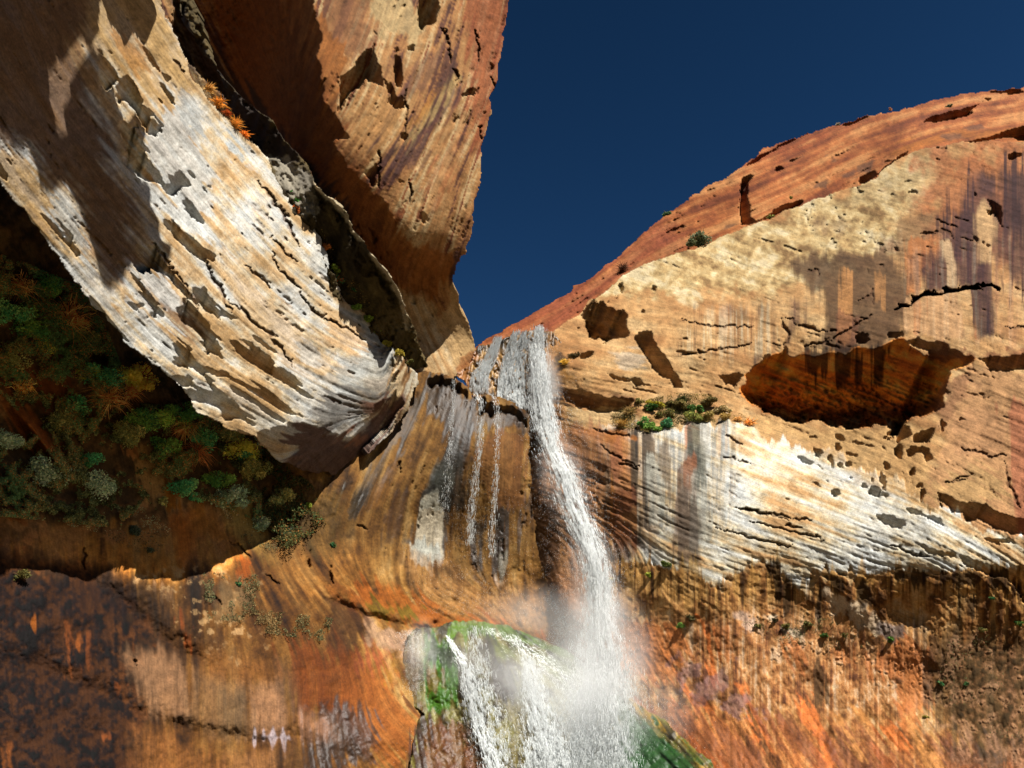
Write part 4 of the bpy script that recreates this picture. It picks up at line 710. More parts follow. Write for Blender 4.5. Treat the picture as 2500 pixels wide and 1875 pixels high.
    for p, c, o in [('G 750,975 950,960 1060,1020 1130,1150 1100,1350 900,1330 820,1150', (190,140,98), .8), ('G 1180,1090 1450,1150 1500,1300 1480,1480 1260,1450 1130,1350', (150,112,74), .7), ('G 1500,1150 1660,1150 1740,1300 1700,1490 1500,1480', (196,144,104), .75), ('G 1330,1200 1480,1180 1500,1460 1340,1440', (104,86,62), .7),
                    ('G 1700,1020 1760,1150 1800,1320 1750,1340 1650,1150', (86,70,54), .7), ('G 1560,1450 1740,1470 1740,1490 1540,1490', (206,190,196), .8), ('G 1770,1330 2000,1340 2040,1500 1800,1480', (196,140,104), .7), ('G 1880,1500 2089,1560 2089,1900 1700,1900 1600,1560', (74,50,32), .6), ('G 800,1400 1050,1480 1350,1659 1300,1900 800,1900', (172,108,52), .7), ('G 1380,1590 1640,1570 1650,1900 1400,1900', (188,128,76), .6),
                    ('G 1200,930 1500,1000 1700,1100 1500,1150 1250,1080', (158,100,46), .7), ('G 2089,640 1850,560 1640,430 1600,360 1680,380 1860,500 2089,600', (184,124,52), .7),
                    ('G 250,200 440,190 430,400 260,370', (156,106,56), .75), ('G 60,120 140,100 150,190 50,160', (176,104,48), .8), ('G 150,300 300,170 290,200 200,300', (172,112,60), .8), ('G 1050,150 1150,140 1160,250 1120,400 1060,480 1050,330', (206,118,44), .95), ('G 1160,100 1200,100 1280,160 1330,280 1240,250 1180,240', (206,128,48), .9), ('G 1430,400 1500,430 1520,540 1480,580 1440,490', (206,104,30), .9), ('G 930,-20 1040,-20 1050,80 960,60', (204,134,60), .85),
                    ('G 1080,700 1130,850 1130,940 1110,930 1100,850 1060,760', (196,98,36), .9), ('G 430,920 470,860 500,910 470,950', (200,108,38), .9), ('G 690,1140 750,1160 730,1210 700,1180', (200,106,44), .9), ('G 180,780 205,780 200,810 185,810', (220,120,30), .9), ('G 410,800 430,800 420,1100 405,1100', (180,96,40), .7), ('G 540,820 560,820 520,1060 490,1090', (180,96,40), .7), ('G 40,1500 80,1520 60,1659 40,1659', (180,100,40), .8), ('G 600,1460 640,1470 620,1490', (190,100,40), .8),('G 280,1330 340,1330 330,1360','x',0),
                    ('G 1300,560 1460,550 1500,640 1420,760 1300,740', (196,156,104), .7), ('G 950,560 1060,560 1050,680 960,640', (184,136,90), .6), ('G 1350,80 1500,60 1620,250 1640,430 1480,330 1380,200', (166,130,62), .7), ('G 1800,50 2000,0 2089,100 2000,400 1850,380 1760,250', (150,116,54), .6), ('G 1180,250 1300,300 1350,420 1200,480 1130,400', (60,44,30), .7), ('G 1120,420 1280,440 1280,700 1130,680', (52,44,36), .7), ('G 820,560 1120,680 1300,850 1400,950 1200,930 960,800', (60,42,26), .6),
                    ('D 0,860 80,950 200,1080 340,1250 400,1380 300,1330 150,1180 0,1000', (188,100,40), .95), ('D 430,1340 540,1380 560,1440 480,1410', (176,90,36), .9), ('D 900,1290 980,1340 1060,1500 1110,1620 1080,1659 980,1600 900,1450', (204,150,84), .95), ('D 1040,1440 1100,1500 1120,1659 1060,1659', (204,122,36), .9), ('D 790,1290 840,1280 830,1350 800,1350', (206,130,70), .9), ('D 130,760 470,820 460,950 300,1060 220,1000 200,900', (124,62,24), .7)]:
        big = np.prod(np.ptp(P(p), axis=0)) > 4500
        if o: s.paint(p, c, 24 if big else 7, 8, 's', o*(.75 if big else .5 if P(p)[:, 0].max() < 360 and P(p)[:, 1].min() > 1450 else 1))
    pk = sst(.9, 1.5, n2+.5*n1)*s.full('G 900,500 1560,500 1560,900 1100,900', 20, 14); s.c = s.c*(1-.7*pk[..., None])+s2l((190,150,100))*.7*pk[..., None]
    # relief
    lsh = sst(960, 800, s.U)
    s.h += s.nb*(2.0-1.1*hump)+.2*n0+.25*L1*(.6+hump)+.2*L2+.3*n1*(1-hump*.8)+.2*n2*(1-.6*hump)
    lf = 1-hump; s.h += lf*(.15*s.vs+.12*n2)
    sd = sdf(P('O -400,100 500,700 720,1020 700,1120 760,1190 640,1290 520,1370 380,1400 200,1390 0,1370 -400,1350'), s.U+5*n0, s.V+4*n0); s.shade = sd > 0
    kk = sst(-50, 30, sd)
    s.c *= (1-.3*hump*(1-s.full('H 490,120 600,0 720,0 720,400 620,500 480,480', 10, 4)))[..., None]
    st = s.full('O 180,1380 520,1380 760,1200 860,1260 830,1400 700,1480 400,1500 200,1480', 50, 22, 's')*(1-kk); s.c *= (1-.42*st)[..., None]  # darkens the sunlit strip below the cast shadow to soften its edge
    s.c = s.c*np.minimum(1+4.2*kk, np.maximum(.95/np.maximum(s.c.max(-1), 1e-3), 1))[..., None]  # wall colour brightened inside the pale cliff's cast shadow
    for p, w, dd in [('G -300,180 0,300 250,400 500,520 700,650 900,850 1100,980 1250,1080 1450,1150', 36, 14), ('G -300,900 200,1050 400,1150 600,1200 800,1330 1100,1430 1500,1500 1750,1500 2089,1600', 30, 9), ('H -50,610 100,660 220,740 560,830 740,790', 12, 10), ('D 0,930 200,1150 400,1400 560,1500', 14, -30)]:
        d, q = linedist(P(p), s.U+8*n0, s.V+8*n0)
        s.h += dd*np.exp(-(d/w)**2)*np.clip(np.sin(np.clip(q, .03, .97)*math.pi)*1.6, 0, 1)
    for p, w in [('G 1380,300 1450,340 1500,400',2),('G 1220,625 1280,640 1330,680',2.2),('G 1600,500 1680,560',2),('H 1370,660 1480,650',1.6),('E 450,1410 465,1370 480,1440',1.6),('H 180,200 240,230',1.6),('G 500,340 515,470',1.6),('G 810,1010 825,1040',1.6)]: s.line(p, (60,38,22), w, .7, amp=3, depth=6)
    grooves(s, 'g', 2, 16, 1.4, 2.4, (80,50,28), .4, hump)
    for p in ['E 640,850 700,820 790,850 870,900 900,970 860,960 780,900 700,880 650,900', 'E 940,960 1000,975 1050,1010 1120,1010 1200,1040 1260,1100 1270,1180 1220,1110 1150,1060 1080,1060 1040,1090 990,1060 950,1100', 'G 1975,450 1990,450 2000,550 1985,530', 'G 1850,350 1865,350 1860,470 1845,460']: s.hollow(p, 3, 's')
    LAY['basin'] = s; return s

# ---- mossy boulder slab under the fall
def slab():
    s = Layer('mossy_slab', 'H 385,1190 430,1030 470,880 540,820 640,800 740,775 850,770 950,785 1050,805 1150,842 1290,885 1400,935 1500,995 1620,1100 1750,1195 1900,1295 2089,1440 2300,1620 2500,1900 2500,2080 440,2080 480,1800 500,1659 520,1500 540,1380 580,1335 470,1260',
        [(1000,1530,50),(960,1680,48),(1100,1515,51),(1250,1535,51),(1400,1600,50.5),(1512,1688,48.6),(1580,1730,46.8),(1650,1780,44.8),(1750,1870,42.3),(1850,1960,40),(1060,1650,48.2),(1180,1620,48.5),(1180,1640,47.2),(1100,1760,46.4),(1300,1680,47.8),(1250,1800,45.5),(1450,1780,46),(1000,1900,44.5),(1250,2040,42.5),(1500,1950,44),(1040,1745,46.6)],
        [(1080,1600,90),(1200,1650,80),(1300,1600,28),(1450,1680,40),(1200,1800,85),(1500,1800,70),(1650,1850,45)], edge=3)
    s.fill((110,98,50)); n0, n1, n2 = s.nz; L1, L2 = s.LIC('a', 5, 14, 3), s.LIC('b', 2, 14)
    s.ramp(n1*.7+L1*.7, [(-1.6,(56,48,28)),(-.4,(104,90,42)),(.5,(134,128,58)),(1.6,(160,150,92))], .9); s.wet += .75
    for p, c, o in [('H 560,870 700,880 780,950 770,1100 750,1250 680,1330 590,1320 560,1200 570,1000', (70,124,18), .97), ('H 600,900 700,900 740,1000 700,1060 640,1000 600,980', (44,46,36), .8), ('H 620,1080 670,1080 680,1170 640,1180', (120,90,24), .8), ('H 740,780 950,790 1150,850 1400,940 1480,990 1300,950 1100,900 900,860 750,860', (104,140,40), .9),
                    ('H 980,900 1130,900 1150,1000 1040,1020 980,980', (104,116,44), .8), ('H 930,870 980,880 1010,940 960,980', (56,44,44), .8), ('H 1010,1035 1150,1035 1160,1180 1140,1300 1060,1320 1010,1200', (58,44,36), .9), ('H 1140,960 1190,1020 1200,1200 1180,1330 1140,1250 1150,1100', (134,128,34), .85), ('H 1060,1280 1180,1260 1260,1400 1280,1659 1280,1900 1160,1900 1100,1500', (132,118,60), .8),
                    ('H 380,1190 430,1030 480,880 560,860 560,1200 580,1330 470,1260', (150,116,76), .7), ('H 600,1340 800,1400 900,1540 1000,1700 1000,2000 480,2000 500,1500', (128,74,40), .8), ('H 500,1350 620,1340 620,1900 480,1900', (62,50,46), .8),
                    ('H 1750,1195 1900,1295 2089,1440 2300,1620 2500,1900 2400,2000 2089,1500 1850,1330', (196,150,30), .9), ('H 1740,1230 1850,1340 2089,1530 2300,1700 2400,2000 1700,2000 1700,1300', (24,84,22), .97), ('I 0,1480 120,1540 220,1620 230,1659 0,1659', (42,88,26), .8), ('H 1200,900 1500,1010 1700,1180 1500,1200 1280,1050', (112,124,66), .7)]:
        s.paint(p, c, 9, 12, 's', o)
    s.h += 2.2*s.nb+.4*n0+.6*n1+.4*n2+.5*L1+.3*L2
    LAY['slab'] = s; return s

for f in (dome, upper, gully, notch, right, pale, basin, slab): f()
LAY['dome'].build('smooth red-orange sandstone dome against the sky', 30)
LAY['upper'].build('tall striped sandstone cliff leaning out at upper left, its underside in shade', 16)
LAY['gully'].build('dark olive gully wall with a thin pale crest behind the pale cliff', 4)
LAY['notch'].build('wet brown rock under the lip of the waterfall', 6)
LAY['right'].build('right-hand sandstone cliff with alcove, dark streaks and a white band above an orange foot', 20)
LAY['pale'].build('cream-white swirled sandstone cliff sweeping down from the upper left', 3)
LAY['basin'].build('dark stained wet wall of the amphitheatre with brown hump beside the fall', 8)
LAY['slab'].build('mossy green slab under the foot of the fall', 5)

def lay_t(name, u, v): return LAY[name].at(u, v)
def lay_pt(name, u, v, off=0.0):
    t = lay_t(name, u, v); return world(np.array(u), np.array(v), np.array(t-off))
# ------------------------------------------------------------------ plants
def bush_mesh(r, n, leaf, cols, gain=1.0, flat=.7, clumps=6, hang=0.0, blades=False):
    cols = np.array([s2l(c) for c in cols])*gain
    if not blades:
        cc = RNG.standard_normal((clumps, 3)); cc /= np.linalg.norm(cc, axis=1, keepdims=True); cc *= (RNG.random((clumps, 1))**.5)*r*.75
        cr = r*(.25+.3*RNG.random(clumps)); k = RNG.integers(0, clumps, n)
        d = RNG.standard_normal((n, 3)); d /= np.linalg.norm(d, axis=1, keepdims=True)
        p = cc[k]+d*(cr[k]*RNG.random(n)**.4)[:, None]; p[:, 2] *= flat; p[:, 2] -= hang*RNG.random(n)**2*r
        a = RNG.standard_normal((n, 3)); a /= np.linalg.norm(a, axis=1, keepdims=True); b = np.cross(a, RNG.standard_normal((n, 3))); b /= np.linalg.norm(b, axis=1, keepdims=True)
        L = leaf*(.6+.8*RNG.random((n, 1)))
        v = np.stack([p-a*L, p+b*L*.45, p+a*L, p-b*L*.45], 1)
        ci = (k+RNG.integers(0, 2, n)) % len(cols)
        c = cols[ci]*(.65+.7*RNG.random((n, 1)))
        tone = np.repeat(c[:, None], 4, 1).reshape(-1, 3)
        f = np.arange(4*n).reshape(n, 4)
        return v.reshape(-1, 3), f, tone, 4
    base = RNG.standard_normal((n, 3))*r*.16
    d = RNG.standard_normal((n, 3))*np.array([1, 1, .6])*.8+RNG.standard_normal(3)*.35; d[:, 2] += .35; d /= np.linalg.norm(d, axis=1, keepdims=True)
    L = r*(.25+.95*RNG.random((n, 1))**1.5)
    mid = base+d*L*.6; tip = mid+(d*np.array([1, 1, .3])-np.array([0, 0, hang]))*L*.55
    w = np.cross(d, RNG.standard_normal((n, 3))); w /= np.linalg.norm(w, axis=1, keepdims=True); w *= leaf*.3
    v = np.stack([base-w, base+w, mid+w*.8, tip, mid-w*.8], 1)
    v2 = np.stack([v[:, 0], v[:, 1], v[:, 2], v[:, 4], v[:, 4], v[:, 2], v[:, 3], (v[:, 3]+v[:, 4])/2], 1)
    f = np.arange(8*n).reshape(2*n, 4)
    c = cols[RNG.integers(0, len(cols), n)]*(.6+.8*RNG.random((n, 1)))
    return v2.reshape(-1, 3), f, np.repeat(c[:, None], 8, 1).reshape(-1, 3), 4
def twig_mesh(r, n):
    vs, fs = [], []
    for i in range(n):
        d = RNG.standard_normal(3); d[2] = abs(d[2])*.6; d /= np.linalg.norm(d)
        a = RNG.standard_normal(3)*r*.08; b = a+d*r*(.7+.5*RNG.random()); s1 = np.cross(d, [.3, .2, 1]); s1 /= np.linalg.norm(s1); s2 = np.cross(d, s1); w = .018*(1+r)
        o = len(vs)
        for k in range(3): q = math.cos(k*2.09)*s1+math.sin(k*2.09)*s2; vs.append(a+q*w)
        for k in range(3): q = math.cos(k*2.09)*s1+math.sin(k*2.09)*s2; vs.append(b+q*w*.4)
        for k in range(3): fs.append([o+k, o+(k+1) % 3, o+3+(k+1) % 3, o+3+k])
    return np.array(vs), np.array(fs)
GREEN = [(60,84,36),(44,74,40),(84,98,44)]; TEAL = [(40,82,52),(56,98,60),(84,104,60)]; YEL = [(132,120,44),(110,112,46),(150,124,50)]
OLIVE = [(92,84,44),(74,76,44),(112,100,56)]; GREY = [(96,104,78),(78,88,66),(118,118,90)]; RUST = [(140,96,52),(118,78,42),(160,116,66)]; STRAW = [(196,152,86),(170,124,64),(150,108,58)]
def shrub(name, cat, layer, u, v, rpx, cols, label, kind='leaf', n=None, group=None, flat=.7, off=.5, twigs=True, hang=.0, clumps=6):
    t = lay_t(layer, u, v); r = rpx*t*.00056
    c = world(np.array(float(u)), np.array(float(v)), np.array(t-off*r))
    n = n or int(min(3000, 60+rpx*rpx*1.5)); px = t*.00137
    V, F, T, k = bush_mesh(r, n, px*(1.15 if kind == 'leaf' else 1.0), cols, (6.5 if v < 1290 and u < 720 else 1.2) if layer == 'basin' else 1.6, flat, clumps, hang, kind == 'blade')  # leaf colour raised where the left wall lies in shade
    e = bpy.data.objects.new(name, None); col.objects.link(e); e.location = c; e.empty_display_size = .2
    tag(e, label, cat, group)
    mesh_np('foliage' if kind == 'leaf' else 'grass_blades', V, F, LEAF, 4, dict(tone=T), False, e)
    if twigs:
        V, F = twig_mesh(r, max(4, int(rpx/3)))
        V[:, 2] *= flat
        mesh_np('stems', V, F, LEAF, 4, dict(tone=np.tile(s2l((110,84,58)), (len(V), 1))), False, e)
    return e
# (layer, u, v, radius, colours, kind, label)
D_ = lambda x, y: (x/2.592, 600+y/2.592)
g1 = 'plants hanging on the shaded left wall'
PL = [(D_(140,260),34,RUST,'blade','rust-brown dry tuft highest on the shaded left wall, near the photo edge'),
 (D_(300,220),40,GREEN,'leaf','dark green shrub right of the highest rust-brown tuft'),
 (D_(60,420),38,TEAL,'leaf','bluish green bush low at the left photo edge under the rust tuft'),
 (D_(170,500),46,GREEN,'leaf','broad green bush left of the twiggy orange shrub, left wall'),
 (D_(360,420),24,TEAL,'leaf','small bright green sprig above the twiggy orange shrub'),
 (D_(430,470),52,RUST,'blade','twiggy orange-brown shrub below the pale cliff edge'),
 (D_(520,540),34,OLIVE,'leaf','olive shrub touching the right side of the twiggy orange shrub'),
 (D_(290,620),26,YEL,'leaf','small yellow-green clump under the broad green bush'),
 (D_(40,680),40,OLIVE,'leaf','olive-brown bush at the left photo edge, mid height of the plants'),
 (D_(560,800),30,YEL,'leaf','light yellow-green sprays left of the bright green shrub'),
 (D_(660,850),46,TEAL,'leaf','bright green shrub above the hanging orange grass'),
 (D_(790,830),36,YEL,'leaf','golden-green shrub between the bright green and the yellow one'),
 (D_(900,830),34,[(170,130,50),(150,120,46),(120,100,44)],'leaf','yellow-gold shrub pressed against the bare brown wall'),
 (D_(690,960),42,RUST,'blade','hanging orange grass directly below the bright green shrub'),
 (D_(810,930),24,RUST,'blade','small rust tuft right of the hanging orange grass'),
 (D_(480,1010),34,TEAL,'leaf','green bush below left of the hanging orange grass'),
 (D_(140,910),26,STRAW,'blade','pale straw tuft beside the bare orange rib'),
 (D_(400,1120),36,OLIVE,'leaf','olive bush right of the top of the orange rib'),
 (D_(900,1110),46,GREEN,'leaf','dense green bush under the foot of the bare brown wall'),
 (D_(1010,1090),34,[(110,122,50),(84,104,44)],'leaf','light green bush left of the brown hanging tuft'),
 (D_(1160,1050),40,GREEN,'leaf','green shrub touching the lowest edge of the pale cliff'),
 (D_(1180,1140),36,RUST,'blade','brown hanging tuft under the lowest pale cliff edge'),
 (D_(1310,1200),36,TEAL,'leaf','blue-green bush right of the brown hanging tuft'),
 (D_(1440,1180),30,OLIVE,'leaf','olive shrub right of the blue-green bush, under the cliff'),
 (D_(1240,1300),34,[(120,70,36),(96,60,34)],'blade','reddish brown tuft under the blue-green bush'),
 (D_(1540,1290),34,YEL,'leaf','yellowish shrub below the round pale bush'),
 (D_(1560,1340),26,TEAL,'leaf','teal clump under the yellowish shrub'),
 (D_(1670,1230),17,[(190,170,120),(160,140,90)],'leaf','small round pale bush alone on the dark rock'),
 (D_(1170,1520),30,TEAL,'leaf','bright green clump right of the bare orange patch'),
 (D_(1380,1470),34,GREEN,'leaf','dark green shrub in the middle of the lower thicket'),
 (D_(1600,1400),32,OLIVE,'leaf','olive-yellow spray at the right end of the lower thicket'),
 (D_(560,1350),28,TEAL,'leaf','small teal bush at the lower end of the orange rib'),
 (D_(1050,1280),34,GREEN,'leaf','green bush above the bare orange patch'),
 (D_(800,1200),34,OLIVE,'leaf','dull green bush above left of the bare orange patch'),
 (D_(30,1240),34,GREY,'leaf','grey-green bush at the left photo edge under the orange rib'),
 (D_(300,1420),44,GREY,'leaf','grey-green bush below the orange rib'),
 (D_(600,1500),42,GREY,'leaf','grey-green bush left of the bare orange patch'),
 (D_(1450,1590),36,GREY,'leaf','grey-green bush at the right of the thicket, lowest row'),
 (D_(1780,1600),30,OLIVE,'leaf','sparse olive shrub under the purple-brown rock nose'),
 (FR['G'],0,0,0,0)]
k = 0
for q in PL[:-1]:
    (u, v), r, cl, kd, lb = q
    shrub('dry_grass_tuft' if kd == 'blade' else 'shrub', 'grass tuft' if kd == 'blade' else 'shrub', 'basin', u, v, r*1.3, cl, lb, kd, group=g1, off=.7, hang=.7 if kd == 'blade' else .2, n=(420 if kd == 'blade' else None), clumps=9)
G_ = lambda x, y: (x*1.0/2.458, 1200+y/2.458)
for (u, v), r, cl, lb in [(G_(1560,190),30,GREY,'larger grey-green cliff shrub under the thicket, left of its twin'),(G_(1720,240),32,GREY,'twiggy grey-green cliff shrub hanging right of the larger one'),(G_(820,230),24,GREY,'grey-green tuft left of the bright orange seep'),(G_(980,60),18,OLIVE,'small olive tuft on top of the bright orange seep'),(G_(1180,40),24,TEAL,'green clump above the bright orange seep'),(G_(2000,320),13,TEAL,'tiny green sprig on the brown wall right of the grey shrubs'),(G_(1850,80),16,[(140,150,60)],'lime-green sprig right of the thicket'),(G_(1430,550),11,TEAL,'tiny green sprig beside a pale patch of the wall'),(G_(900,350),12,GREY,'tiny grey sprig on the dark wall left of the orange seep'),(G_(120,500),22,OLIVE,'faint green tuft in the dark at the far left')]:
    shrub('cliff_plant', 'plant', 'basin', u, v, r, cl, lb, group='small plants on the stained wall', off=.5, hang=.3)
E_ = lambda x, y: (800+x/2.592, 600+y/2.592); A_ = lambda x, y: (x/2.592, y/2.592); F_ = lambda x, y: (1650+x/2.592, 600+y/2.592); C_ = lambda x, y: (1650+x/2.592, y/2.592)
K_ = lambda x, y: (1450+x/4.424, 900+y/4.424); L_ = lambda x, y: (600+x/2.765, 300+y/2.765); I_ = lambda x, y: (1650+x/2.458, 1200+y/2.458)
g2 = 'plants along the gully edge of the pale cliff'
for (u, v), r, cl, kd, lb in [(A_(1330,560),20,STRAW,'blade','uppermost golden grass tuft on the edge of the pale cliff'),(A_(1400,650),24,[(200,130,50),(176,112,44)],'blade','golden grass tuft just below the uppermost one'),(A_(1450,715),12,[(150,70,30)],'blade','small red-brown tuft amid the golden grass'),(A_(1500,790),22,[(206,136,56),(180,120,50)],'blade','golden grass tuft in the middle of the dark gully edge'),(A_(1560,850),16,[(196,110,40)],'blade','orange tuft ending the row of golden grass'),
   (A_(1880,1270),24,[(70,120,50),(56,104,48)],'leaf','bright green cushion beside the grey lit rock'),(A_(1870,1240),16,[(70,120,50)],'leaf','small green cushion touching the top of the bright one'),(A_(1880,1320),14,[(190,110,60)],'leaf','orange-brown cushion under the bright green one'),(A_(1960,1400),14,[(180,120,60),(90,110,50)],'leaf','mixed orange and green clump by the white boulder'),(A_(2110,1330),28,[(150,96,60),(176,120,80)],'blade','fan of bare reddish twigs under the pale crest'),
   (L_(560,830),14,[(170,100,50)],'leaf','rusty clump halfway down the gully edge'),(L_(620,980),18,[(120,130,50),(90,110,46)],'leaf','yellow-green clump above the teal and red bushes'),(L_(650,1050),20,[(60,104,66),(150,80,50)],'leaf','teal bush with red leaves on the gully edge'),(L_(700,1140),20,TEAL,'leaf','dark teal bush beside the deep gully shade'),(L_(760,1240),22,[(104,124,50),(84,108,44)],'leaf','fresh green bush lower on the gully edge'),(L_(820,1310),22,[(112,128,48)],'leaf','yellow-green cushion below the fresh green bush'),(L_(880,1390),18,[(104,116,44)],'leaf','green cushion where the gully narrows'),(L_(960,1480),18,[(130,120,46)],'leaf','olive-yellow grass clump near the gully foot'),(L_(1040,1560),18,[(140,124,50)],'leaf','last olive clump near the gully foot'),(L_(1110,1610),12,OLIVE,'leaf','thin olive sprig at the very foot of the gully')]:
    shrub('dry_grass_tuft' if kd == 'blade' else 'shrub', 'grass tuft' if kd == 'blade' else 'shrub', 'pale', u-5, v, r, cl, lb, kd, group=g2, off=.2, n=(220 if kd == 'blade' else None), hang=.1, clumps=5)
g3 = 'plants on the ledge of the streaked cliff'
for (u, v), r, cl, kd, lb in [(K_(600,430),22,[(60,90,40),(40,60,30)],'leaf','dark green bush at the shaded back of the right ledge'),(K_(660,370),24,[(150,134,44),(130,122,44)],'leaf','yellow-green bush standing highest on the right ledge'),(K_(560,590),24,[(96,140,76),(76,120,60)],'leaf','bright green cushion at the left lip of the right ledge'),(K_(660,640),26,[(110,136,64),(90,120,54)],'leaf','broad green cushion spilling over the right ledge'),(K_(800,600),20,[(60,110,76),(76,124,84)],'leaf','blue-green cushion right of the broad green one'),(K_(780,500),26,OLIVE,'leaf','olive shrub behind the blue-green cushion'),(K_(380,480),24,[(130,104,60),(90,80,46)],'blade','brown twiggy shrub at the left of the right ledge'),(K_(300,600),20,[(150,116,60)],'blade','straw tuft left of the bright green cushion'),(K_(480,360),16,OLIVE,'leaf','dull olive sprig under the shaded overhang'),(K_(900,400),30,[(110,96,56),(84,76,44)],'leaf','brownish shrub in the middle of the right ledge'),(K_(1060,440),28,[(60,96,50),(90,104,50)],'leaf','green shrub in a dark niche of the right ledge'),(K_(1080,540),28,[(124,120,60),(100,108,56)],'leaf','yellow-green mat along the ledge lip above the grey drip'),(K_(1230,520),28,[(140,120,70),(110,100,56)],'leaf','straw-green mat right of the one above the grey drip'),(K_(1230,380),30,[(120,104,64),(96,88,56)],'leaf','brown-green shrub high on the right ledge'),(K_(1380,440),24,[(170,150,110),(120,108,70)],'leaf','pale dry shrub at the right end of the ledge'),(K_(1440,530),20,[(150,124,70)],'leaf','small straw mat near the end of the ledge'),(K_(1680,590),18,[(206,140,70),(186,124,60)],'blade','orange grass tuft at the far right end of the ledge'),(K_(1560,560),14,[(196,150,90)],'blade','small orange grass tuft left of the end one'),(K_(940,330),16,[(60,66,36)],'leaf','dark sprig in the shade above the ledge'),(K_(820,380),18,[(70,66,40),(100,90,50)],'leaf','dark olive sprig next to the yellow-green bush'),
   (C_(160,1510),30,[(104,110,84),(84,94,70)],'leaf','round grey-green shrub where the red dome meets the pale rock'),(C_(110,1540),18,[(90,96,70)],'leaf','smaller grey shrub left of the round grey-green one'),(C_(600,1368),9,[(110,110,60)],'leaf','tiny green bush under the dark-sided red block'),(C_(730,1250),6,[(110,110,60)],'leaf','tiny sprig on the ledge strata of the red block'),
   (E_(1870,150),20,[(86,56,40),(70,50,38)],'blade','dark bare bush on the lower slope of the red dome'),(E_(1500,740),14,[(190,150,60)],'blade','yellow tuft on the dark rock right of the fall'),(E_(1560,690),14,[(70,60,40)],'leaf','dark sprig under the rock right of the fall')]:
    shrub('dry_grass_tuft' if kd == 'blade' else 'shrub', 'grass tuft' if kd == 'blade' else 'shrub', 'right' if 'slope of the red dome' not in lb else 'dome', u, v, r, cl, lb, kd, group=g3 if 'ledge' in lb else None, off=.5, n=(240 if kd == 'blade' else None), flat=.6, clumps=6)
for (u, v), r, cl, lb in [((1627,522),13,[(60,84,60),(84,100,60)],'green bush on the skyline of the red dome, leftmost'),((2046,303),7,[(150,140,120)],'tiny pale bush on the skyline of the red dome'),(C_(1725,678),9,[(90,96,70)],'small grey bush near the top of the red dome'),((2174,266),5,[(160,120,90)],'tiny brown sprig on the skyline right of the pale bush')]:
    shrub('shrub', 'shrub', 'dome', u, v, r, cl, lb, 'leaf', group='bushes on the red dome', off=.4)
g4 = 'small plants clinging to the foot wall'
for (u, v), r, cl, lb in [(I_(30,810),12,[(96,124,60)],'green cushion on the orange wall near the fall'),(I_(90,760),13,[(70,64,40)],'dark tuft right above the green cushion'),(I_(660,810),12,OLIVE,'olive tuft in the white crust of the orange wall'),(I_(590,770),11,[(50,46,30)],'dark tuft above left of the white crust'),(I_(790,800),16,OLIVE,'wide olive tuft right of the white crust'),(I_(890,860),12,GREEN,'green tuft right of the wide olive one'),(I_(1020,860),9,OLIVE,'tiny olive tuft further right in the tuft row'),(I_(1290,890),12,GREEN,'green tuft under the grey hollow of the wall'),(I_(1900,640),7,TEAL,'tiny teal sprig among the dark drips'),(I_(1505,1350),8,[(120,110,50)],'tiny yellow sprig beside the pale curved streak'),(I_(1590,1150),9,TEAL,'teal sprig at the left of the olive patch'),(I_(1740,1150),8,TEAL,'tiny teal sprig inside the olive patch'),(I_(490,810),10,OLIVE,'dark olive sprig left of the white crust'),(I_(1850,830),11,OLIVE,'olive sprig at the top of the olive patch'),(I_(2060,790),12,GREEN,'green sprig at the right photo edge under the drips'),
   (FR['O'],0,0,0)][:-1]+[((800+1930/2.458,1200+500/2.458),13,[(120,124,50)],'yellow-green sprig under the pale band near the fall'),((800+2040/2.458,1200+430/2.458),18,[(60,70,34),(84,90,44)],'dark green bush under the pale band'),((800+1700/2.458,1200+530/2.458),12,[(140,124,60)],'straw sprig closest to the falling water')]:
    shrub('cliff_plant', 'plant', 'right', u, v, r, cl, lb, group=g4, off=.35, twigs=False)

